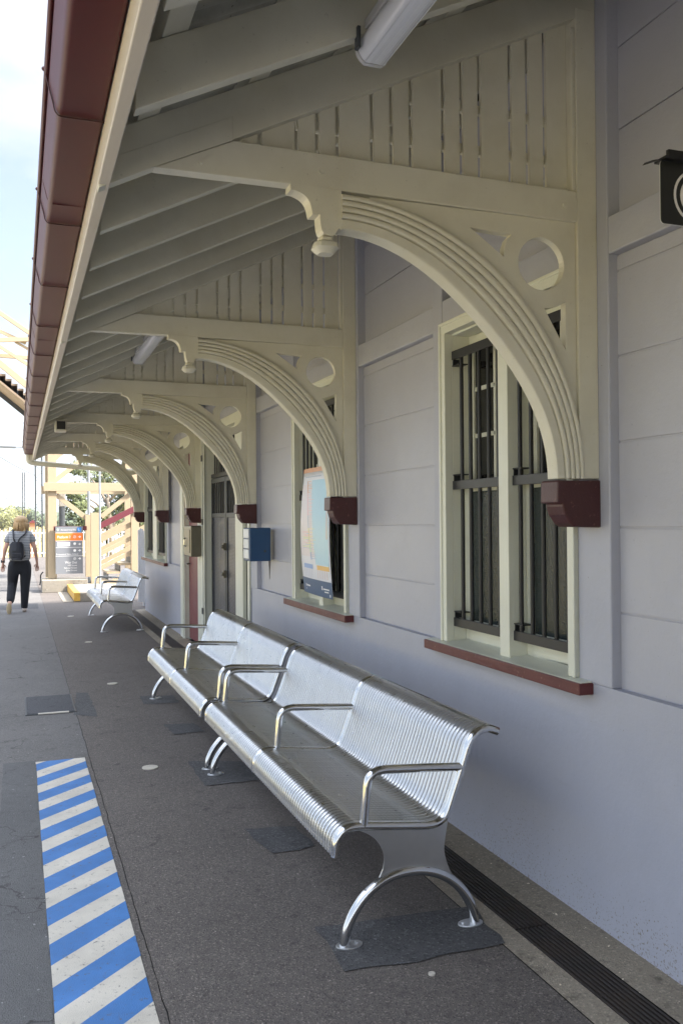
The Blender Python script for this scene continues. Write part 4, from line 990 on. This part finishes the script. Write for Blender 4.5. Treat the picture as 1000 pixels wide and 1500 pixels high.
def wire(p, q, ya, yb3, label, r_=.012):
    a, b = at(*p, 'Y', ya), at(*q, 'Y', yb3); m = MB(); pts = []
    for k in range(9):
        t = k/8; v = a.lerp(b, t); v.z -= .25*4*t*(1-t)*.3; pts.append(v)
    m.tube(pts, r_, 5); tag(m.build('overhead_wire', M['dark_grey']), label, 'wire', 'overhead wires')
wire((-20,656), (53,697), 40, 46, 'overhead wire running down to the nearer mast')
wire((-20,714), (35,716), 88, 90, 'upper thin wire running level to the further mast', .02)
wire((-20,728), (35,729), 88, 90, 'lower thin wire running level to the further mast', .018)
wire((-20,708), (33,745), 80, 90, 'thin wire sloping down to the further mast', .018)
m = MB()
hu = thing('trackside_hut', (at(50, 770, 'Y', 60).x, 60, -1), 'small rust and white hut beyond the picket fence', 'hut')
a = at(44, 778, 'Y', 60); b = at(53, 765, 'Y', 60); m = MB(); m.box(a.x, b.x, 60, 61, -1, b.z-.05); m.build('wall', plain('hut_brick', (.5, .25, .16), .8), hu)
m = MB(); m.prism([[(a.x-.08, b.z-.05), (b.x+.08, b.z-.05), ((a.x+b.x)/2, b.z+.15)]], 59.9, 61.1); m.build('roof', M['maroon_rail'], hu)
m = MB(); m.box(a.x+.12, a.x+.28, 59.98, 59.999, 0, .5); m.build('window', M['white_paint'], hu)

# ------------------------------------------------------------------ TREES AND HILLS
def m_leaf(name, col):
    m, nt, b = new_mat(name); oi = nd(nt, 'ShaderNodeNewGeometry')
    c = mix(nt, oi.outputs['Random Per Island'], tuple(x*.55 for x in col), tuple(x*1.5 for x in col))
    nt.links.new(c, b.inputs['Base Color']); b.inputs['Roughness'].default_value = .65
    try: b.inputs['Transmission Weight'].default_value = 0
    except Exception: pass
    return m
M['leaf'] = m_leaf('gum_leaves', (.10, .12, .045)); M['leaf_pale'] = m_leaf('pale_olive_leaves', (.19, .20, .08)); M['leaf_blue'] = m_leaf('blue_green_leaves', (.11, .14, .09))
M['bark'] = plain('bark', (.22, .18, .14), .9, scale=6, var=.4)
def tree(x, Y, zb, H, W, leaf, n, ls, label, seed, bare=.3, group='background trees'):
    rd = random.Random(seed); root = thing('gum_tree', (x, Y, zb), label, 'tree', group)
    t = MB(); top = zb+H*.62; tips = []
    t.tube([(x, Y, zb), (x+.02*W, Y, zb+H*.3), (x-.02*W, Y, top)], [H*.035, H*.026, H*.012], 8)
    for k in range(13):
        a = rd.uniform(0, 6.28); hh = rd.uniform(.15, .6)*H; e = (x+math.cos(a)*W*rd.uniform(.2, .42), Y+math.sin(a)*W*rd.uniform(.2, .42), zb+hh+H*rd.uniform(.1, .33))
        t.tube([(x, Y, zb+hh), tuple((Vector((x, Y, zb+hh))+Vector(e))/2+Vector((0, 0, H*.03))), e], [H*.014, H*.009, H*.004], 6); tips.append(e)
    tips.append((x, Y, zb+H*.85))
    t.build('trunk', M['bark'], root, smooth='all')
    cl = []
    for k in range(46):
        b_ = rd.choice(tips); cl.append((b_[0]+rd.gauss(0, W*.10), b_[1]+rd.gauss(0, W*.10), b_[2]+rd.gauss(0, H*.09), rd.uniform(.09, .19)*W))
    m = MB()
    for k in range(n):
        cx, cy, cz, r_ = rd.choice(cl); d = Vector((rd.gauss(0,1), rd.gauss(0,1), rd.gauss(0,1))).normalized()*r_*rd.uniform(.3, 1)**.5
        p = Vector((cx, cy, cz))+Vector((d.x, d.y, d.z*.7)); u = Vector((rd.gauss(0,1), rd.gauss(0,1), rd.gauss(0,1))).normalized()*ls*rd.uniform(.6, 1.3); v = u.orthogonal().normalized()*ls*rd.uniform(.25, .5)
        m.add([p-u, p+v, p+u, p-v], [(0, 1, 2, 3)])
    m.build('crown', M[leaf], root, fix=False)
def tree_px(pxc, ytop, wpx, Y, leaf, n, ls, label, seed, H=None):
    tp = at(pxc, ytop, 'Y', Y); W = wpx*Y*math.cos(YAW)/FPX/.95*1.0
    tree(tp.x, Y, -1, (tp.z+1)/.98, W*1.12, leaf, n, ls, label, seed)
tree_px(160, 668, 105, 48, 'leaf', 9000, .12, 'large dark gum tree seen through the stair tower', 11)
tree_px(196, 690, 60, 56, 'leaf', 4000, .12, 'dark gum tree at the right behind the sloping maroon beam', 15)
tree_px(100, 752, 34, 130, 'leaf_blue', 1500, .28, 'low bluish tree above the grey and orange sign', 12)
tree_px(122, 756, 26, 150, 'leaf_blue', 1200, .3, 'small bluish tree beside the newel posts', 17)
fw_l = ['pale olive tree at the left edge of the picture', 'broad olive tree left of the walking woman', 'grey green tree just above the walking woman',
        'round dark tree right of the walking woman', 'low tree between the two line masts', 'low dark tree behind the nearer line mast', 'bushy tree touching the tower post']
for i, (px, yt, w_, lf) in enumerate([(-6,749,40,'leaf_pale'),(12,744,40,'leaf_pale'),(22,750,22,'leaf_blue'),(38,748,30,'leaf_blue'),(47,755,18,'leaf'),(57,756,20,'leaf_blue'),(66,757,20,'leaf')]):
    tree_px(px, yt, w_, 250+i*7, lf, 1500, .5, fw_l[i], 30+i)
# distant tree line as one mass
m = MB(); rd = random.Random(5)
for k in range(5000):
    x = rd.uniform(-160, 420); Y = 430+rd.uniform(-20, 20); hh = 5.2+3*noise.noise(Vector((x*.04, 0, 0)))+2*noise.noise(Vector((x*.15, 3, 0))); z = -1+hh*rd.random()**.6
    p = Vector((x, Y, z)); u = Vector((rd.gauss(0,1), rd.gauss(0,1), rd.gauss(0,1))).normalized()*1.3; v = u.orthogonal().normalized()*.8; m.add([p-u, p+v, p+u, p-v], [(0,1,2,3)])
o = m.build('tree_line', M['leaf_blue'], fix=False); tag(o, 'far line of bluish trees at the edge of the dry field', 'tree line', kind='stuff')
def m_hill():
    m, nt, b = new_mat('hill_bush'); c = mix(nt, noise_node(nt, geo_co(nt), .01, 5), (.07, .09, .05), (.13, .14, .08)); nt.links.new(c, b.inputs['Base Color']); b.inputs['Roughness'].default_value = 1; return m
m = MB()
def hill(u, v):
    x = -3500+8000*u; y = 3600+900*v; e = math.sin(math.pi*v)
    h = 62+30*noise.noise(Vector((x*.0011, 2, 0)))+16*noise.noise(Vector((x*.004, 5, 0)))+5*noise.noise(Vector((x*.02, y*.01, 0)))
    h += 22*math.exp(-((x-60)/300)**2)
    return (x, y, -2+h*e**.8)
m.grid(hill, 200, 10); struct(m, 'hills', m_hill(), smooth='all', fix=False)

# ------------------------------------------------------------------ PERSON
def skin_obj(name, nodes, edges, mat, parent, levels=2, rootn=None):
    """nodes: {key: (x, y, z, r) or (x,y,z,rx,ry)}"""
    keys = list(nodes); bm = bmesh.new(); ly = bm.verts.layers.skin.verify(); og = origin(parent); vv = {}
    for k in keys: n = nodes[k]; vv[k] = bm.verts.new((n[0]-og.x, n[1]-og.y, n[2]-og.z))
    for a, b in edges: bm.edges.new((vv[a], vv[b]))
    for k in keys:
        n = nodes[k]; vv[k][ly].radius = (n[3], n[4] if len(n) > 4 else n[3])
    vv[rootn or keys[0]][ly].use_root = True
    me = bpy.data.meshes.new(name); bm.to_mesh(me); bm.free(); me.materials.append(mat)
    o = bpy.data.objects.new(name, me); COL.objects.link(o); o.parent = parent
    s = o.modifiers.new('skin', 'SKIN'); s.use_smooth_shade = True
    o.modifiers.new('sub', 'SUBSURF').levels = levels; o.modifiers['sub'].render_levels = levels
    return o
px_, py_ = .02, 16.42
pe = thing('person', (px_, py_, 0), 'woman in a striped grey top and black trousers walking away with a black backpack', 'person')
skin = plain('skin', (.62, .36, .27), .5, var=.06); M['skin'] = skin
def m_stripes():
    m, nt, b = new_mat('striped_shirt'); sep = nd(nt, 'ShaderNodeSeparateXYZ'); nt.links.new(geo_co(nt), sep.inputs[0])
    a = nd(nt, 'ShaderNodeMath', op='DIVIDE'); a.inputs[1].default_value = .028; nt.links.new(sep.outputs[2], a.inputs[0]); f = nd(nt, 'ShaderNodeMath', op='FRACT'); nt.links.new(a.outputs[0], f.inputs[0])
    l = nd(nt, 'ShaderNodeMath', op='LESS_THAN'); l.inputs[1].default_value = .4; nt.links.new(f.outputs[0], l.inputs[0])
    c = mix(nt, l.outputs[0], (.42, .43, .45), (.16, .17, .19)); nt.links.new(c, b.inputs['Base Color']); b.inputs['Roughness'].default_value = .85; return m
M['shirt'] = m_stripes(); M['trouser'] = plain('black_cloth', (.014, .015, .02), .85, var=.3); M['pack'] = plain('black_leather', (.022, .024, .034), .4, var=.3)
M['sole'] = plain('tan_sole', (.42, .33, .2), .7); M['shoe'] = plain('pale_shoe', (.5, .42, .36), .6)
def m_hair():
    m, nt, b = new_mat('blonde_hair'); n = noise_node(nt, geo_co(nt), 40, 3, .6, (3, 3, .3)); c = mix(nt, n, (.30, .17, .07), (.66, .47, .26)); nt.links.new(c, b.inputs['Base Color']); b.inputs['Roughness'].default_value = .5; return m
M['hair'] = m_hair()
X0, Yp0 = px_, py_
N = {'pel': (X0, Yp0, .90, .145, .11), 'bel': (X0-.005, Yp0, 1.02, .13, .10), 'che': (X0, Yp0+.01, 1.22, .145, .105), 'nec0': (X0+.01, Yp0+.02, 1.38, .07, .06), 'nec': (X0+.02, Yp0+.03, 1.43, .048), 'hd0': (X0+.022, Yp0+.045, 1.50, .07, .078), 'hd1': (X0+.025, Yp0+.05, 1.58, .072, .085), 'hd2': (X0+.025, Yp0+.05, 1.63, .05, .06),
     'shL': (X0-.15, Yp0+.01, 1.345, .055), 'shR': (X0+.165, Yp0+.01, 1.345, .055), 'elL': (X0-.235, Yp0-.01, 1.09, .038), 'elR': (X0+.255, Yp0-.02, 1.09, .038), 'wrL': (X0-.27, Yp0+.08, .87, .024), 'wrR': (X0+.285, Yp0+.06, .87, .024),
     'paL': (X0-.272, Yp0+.10, .81, .034, .018), 'paR': (X0+.288, Yp0+.08, .81, .034, .018),
     'hiL': (X0-.085, Yp0, .84, .09), 'hiR': (X0+.085, Yp0, .84, .09), 'knL': (X0-.12, Yp0+.03, .48, .055), 'knR': (X0+.085, Yp0+.02, .47, .055), 'anL': (X0-.165, Yp0-.24, .16, .034), 'anR': (X0+.075, Yp0+.02, .09, .036), 'toL': (X0-.175, Yp0-.20, .06, .03), 'toR': (X0+.08, Yp0+.17, .035, .03)}
Eg = [('pel','bel'),('bel','che'),('che','nec0'),('nec0','nec'),('nec','hd0'),('hd0','hd1'),('hd1','hd2'),('che','shL'),('che','shR'),('shL','elL'),('shR','elR'),('elL','wrL'),('elR','wrR'),('wrL','paL'),('wrR','paR'),('pel','hiL'),('pel','hiR'),('hiL','knL'),('hiR','knR'),('knL','anL'),('knR','anR'),('anL','toL'),('anR','toR')]
for sd_, pk, s in (('L','paL',-1),('R','paR',1)):
    p = N[pk]
    for j, (dx, L_) in enumerate(((-.026,.062),(-.009,.072),(.009,.068),(.026,.054))):
        a = f'f{sd_}{j}a'; b = f'f{sd_}{j}b'
        N[a] = (p[0]+dx, p[1]+.008, p[2]-.045, .0085); N[b] = (p[0]+dx*1.05, p[1]-.004, p[2]-.045-L_, .007); Eg += [(pk, a), (a, b)]
    N[f't{sd_}a'] = (p[0]-s*.036, p[1]+.012, p[2]+.0, .010); N[f't{sd_}b'] = (p[0]-s*.050, p[1]+.012, p[2]-.035, .008); Eg += [(pk, f't{sd_}a'), (f't{sd_}a', f't{sd_}b')]
skin_obj('body', N, Eg, M['skin'], pe, 2, 'pel')
T = {k: N[k] for k in ('pel','bel','che')}; T = {'hem': (X0, Yp0, .84, .205, .15), 'bel': (X0, Yp0, 1.0, .195, .145), 'che': (X0, Yp0+.01, 1.22, .20, .14), 'nk': (X0+.01, Yp0+.02, 1.375, .085, .075), 'shL': (X0-.155, Yp0+.01, 1.345, .072), 'shR': (X0+.17, Yp0+.01, 1.345, .072), 'slL': (X0-.215, Yp0, 1.19, .068), 'slR': (X0+.232, Yp0, 1.19, .068)}
skin_obj('shirt', T, [('hem','bel'),('bel','che'),('che','nk'),('che','shL'),('che','shR'),('shL','slL'),('shR','slR')], M['shirt'], pe, 2, 'che')
T = {'w': (X0, Yp0, .98, .17, .13), 'p': (X0, Yp0, .85, .20, .155), 'hL': (X0-.10, Yp0, .72, .115), 'hR': (X0+.10, Yp0, .72, .115), 'kL': (X0-.12, Yp0+.03, .48, .086), 'kR': (X0+.088, Yp0+.02, .47, .086), 'aL': (X0-.157, Yp0-.215, .175, .068), 'aR': (X0+.075, Yp0+.02, .10, .062), 'aR2': (X0+.075, Yp0+.02, .06, .064)}
skin_obj('trousers', T, [('w','p'),('p','hL'),('p','hR'),('hL','kL'),('hR','kR'),('kL','aL'),('kR','aR'),('aR','aR2')], M['trouser'], pe, 2, 'p')
# shoes: left one lifted, sole showing
m = MB(); m.ball((X0-.172, Yp0-.225, .095), .05, 12, 10, (.85, .7, 1.9)); m.build('shoe', M['shoe'], pe, smooth='all')
m = MB(); m.ball((X0-.172, Yp0-.250, .090), .05, 12, 10, (.86, .35, 2.05)); m.build('shoe_sole', M['sole'], pe, smooth='all')
m = MB(); m.ball((X0+.077, Yp0+.06, .04), .05, 12, 10, (.85, 2.3, .8)); m.build('shoe', M['shoe'], pe, smooth='all')
# hair: bob of curved locks around the head
m = MB(); hx, hy, hz = X0+.025, Yp0+.045, 1.575; rdh = random.Random(2)
def hairf(u, v):
    a = 2*math.pi*u; t = v; r_ = .104*math.sin(min(math.pi/2, t*1.9))*(1+.10*t)+.012*noise.noise(Vector((math.cos(a)*5, math.sin(a)*5, t*2)))
    if t > .82: r_ *= 1-.35*(t-.82)/.18
    z = hz+.098*math.cos(min(math.pi/2, t*1.9)) if t < .82/1 and t*1.9 < math.pi/2 else hz-(t-.826)*1.0*.75+.0
    back = .65+.35*(1 if math.sin(a) < .2 else 0)
    if t > .55 and math.sin(a) > .55: z = max(z, hz+.01)
    return (hx+r_*math.cos(a)*1.02, hy+r_*math.sin(a)*1.05-.005, z)
m.grid(hairf, 40, 24); 
for k in range(80):
    a = rdh.uniform(math.pi*.95, math.pi*2.05); zt = hz+rdh.uniform(.0, .06); rr_ = .100+rdh.uniform(-.004, .006)
    m.tube([(hx+rr_*.9*math.cos(a), hy+rr_*.9*math.sin(a), zt), (hx+rr_*1.1*math.cos(a), hy+rr_*1.08*math.sin(a), hz-.06), (hx+rr_*1.28*math.cos(a+rdh.uniform(-.22,.22)), hy+rr_*.98*math.sin(a), hz-.150-rdh.uniform(0, .06))], [.010, .013, .003], 6)
m.build('hair', M['hair'], pe, smooth='all')
m = MB(); m.ball((hx, hy+.098, 1.56), .014, 8, 6, (.8, 1.2, 1.3)); m.ball((hx-.078, hy+.01, 1.56), .02, 8, 6, (.4, .8, 1.2)); m.ball((hx+.078, hy+.01, 1.56), .02, 8, 6, (.4, .8, 1.2)); m.build('face_features', M['skin'], pe, smooth='all')
# backpack and its straps
bk = thing('backpack', (X0-.03, Yp0-.17, .95), 'small black leather backpack on the walking woman', 'backpack')
m = MB(); bx0 = X0-.045; m.grid(lambda u, v: (bx0+(.105+.02*math.sin(math.pi*v))*math.copysign(abs(math.cos(2*math.pi*u))**.5, math.cos(2*math.pi*u))*(1 if 0 < v < 1 else .8), Yp0-.165+(.06)*math.copysign(abs(math.sin(2*math.pi*u))**.6, math.sin(2*math.pi*u))*(1.15-.4*v), .915+.30*v), 28, 8)
m.box(bx0-.085, bx0+.085, Yp0-.19, Yp0-.13, .912, .93); m.box(bx0-.08, bx0+.08, Yp0-.185, Yp0-.135, 1.20, 1.222)
m.build('bag', M['pack'], bk, smooth='all')
m = MB(); m.grid(lambda u, v: (bx0-.085+.17*u, Yp0-.232-.012*math.sin(math.pi*u)+.02*v, 1.07+.14*v), 8, 4); m.build('flap', M['pack'], bk, smooth='all', fix=False)
m = MB(); m.box(bx0-.08, bx0+.08, Yp0-.235, Yp0-.2, .95, 1.03); m.build('pocket', M['pack'], bk, bevel=.01)
for s in (-1, 1):
    m = MB(); m.tube(smoothcurve([(bx0+.02*s, Yp0-.15, 1.20), (bx0+.05*s, Yp0-.14, 1.28), (X0+.10*s, Yp0-.085, 1.37), (X0+.115*s, Yp0+.0, 1.43), (X0+.125*s, Yp0+.10, 1.34), (X0+.15*s, Yp0+.12, 1.15), (X0+.17*s, Yp0-.02, 1.05), (bx0+.10*s, Yp0-.14, .95)], 4), .013, 8); m.build('strap', M['pack'], bk, smooth='all')
m = MB(); m.tube([(N['wrL'][0]-.03, N['wrL'][1], .885), (N['wrL'][0]+.03, N['wrL'][1]-.01, .885)], .028, 10); m.build('wristband', M['pack'], pe, smooth=True)

# ------------------------------------------------------------------ LIGHT
SUN_EL, SUN_AZ = R(48), R(118)       # azimuth clockwise from +Y: behind the building on the right
wd = bpy.data.worlds.new('World'); scene.world = wd; wd.use_nodes = True; nt = wd.node_tree; nt.nodes.clear()
out = nt.nodes.new('ShaderNodeOutputWorld'); bg = nt.nodes.new('ShaderNodeBackground'); sky = nt.nodes.new('ShaderNodeTexSky')
sky.sky_type = 'NISHITA'; sky.sun_disc = False; sky.sun_elevation = SUN_EL; sky.sun_rotation = SUN_AZ; sky.dust_density = 2; sky.altitude = 60
co = nt.nodes.new('ShaderNodeTexCoord').outputs['Generated']
mp = nt.nodes.new('ShaderNodeMapping'); mp.inputs['Scale'].default_value = (1, 1, 2.2); mp.inputs['Location'].default_value = (.35, .1, .0); nt.links.new(co, mp.inputs[0])
n1 = nt.nodes.new('ShaderNodeTexNoise'); n1.inputs['Scale'].default_value = 2.6; n1.inputs['Detail'].default_value = 9; n1.inputs['Roughness'].default_value = .55; nt.links.new(mp.outputs[0], n1.inputs['Vector'])
cr = ramp(nt, n1.outputs[0], .42, .62, (.30, .30, .30, 1))
cm = mix(nt, cr, sky.outputs[0], (3.5, 3.68, 3.9))
sep = nt.nodes.new('ShaderNodeSeparateXYZ'); nt.links.new(co, sep.inputs[0])
mr = nt.nodes.new('ShaderNodeMapRange'); mr.interpolation_type = 'SMOOTHSTEP'; mr.inputs[1].default_value = .40; mr.inputs[2].default_value = .85; mr.inputs[3].default_value = 1; mr.inputs[4].default_value = 3.7
nt.links.new(sep.outputs[2], mr.inputs[0])
vm = nt.nodes.new('ShaderNodeVectorMath'); vm.operation = 'SCALE'; nt.links.new(cm, vm.inputs[0]); nt.links.new(mr.outputs[0], vm.inputs['Scale'])
nt.links.new(vm.outputs[0], bg.inputs['Color']); bg.inputs['Strength'].default_value = .078
nt.links.new(bg.outputs[0], out.inputs['Surface'])
sl = bpy.data.lights.new('sun', 'SUN'); sl.energy = 4.2; sl.angle = R(6); sl.color = (1, .95, .87)
so = bpy.data.objects.new('sun', sl); COL.objects.link(so)
dirv = Vector((math.sin(SUN_AZ)*math.cos(SUN_EL), math.cos(SUN_AZ)*math.cos(SUN_EL), math.sin(SUN_EL)))
so.rotation_euler = dirv.to_track_quat('Z', 'Y').to_euler()
# haze over the plain
HAZE = True
if HAZE:
    hm = bpy.data.materials.new('air'); hm.use_nodes = True; hn = hm.node_tree; hn.nodes.clear()
    ho = hn.nodes.new('ShaderNodeOutputMaterial'); hv = hn.nodes.new('ShaderNodeVolumePrincipled'); hn.links.new(hv.outputs[0], ho.inputs['Volume'])
    hv.inputs['Color'].default_value = (.86, .91, 1, 1); hv.inputs['Density'].default_value = .00025; hv.inputs['Anisotropy'].default_value = .2
    m = MB(); m.box(-9500, 9500, -3500, 9500, -3.2, 150); tag(m.build('haze', hm), kind='stuff')
scene.render.engine = 'CYCLES'; scene.cycles.max_bounces = 8; scene.cycles.transparent_max_bounces = 16; scene.cycles.use_denoising = True
scene.render.resolution_x = 682; scene.render.resolution_y = 1024
vs_ = scene.view_settings; vs_.view_transform = 'Standard'; vs_.look = 'None'; vs_.exposure = 1.93; vs_.gamma = 1
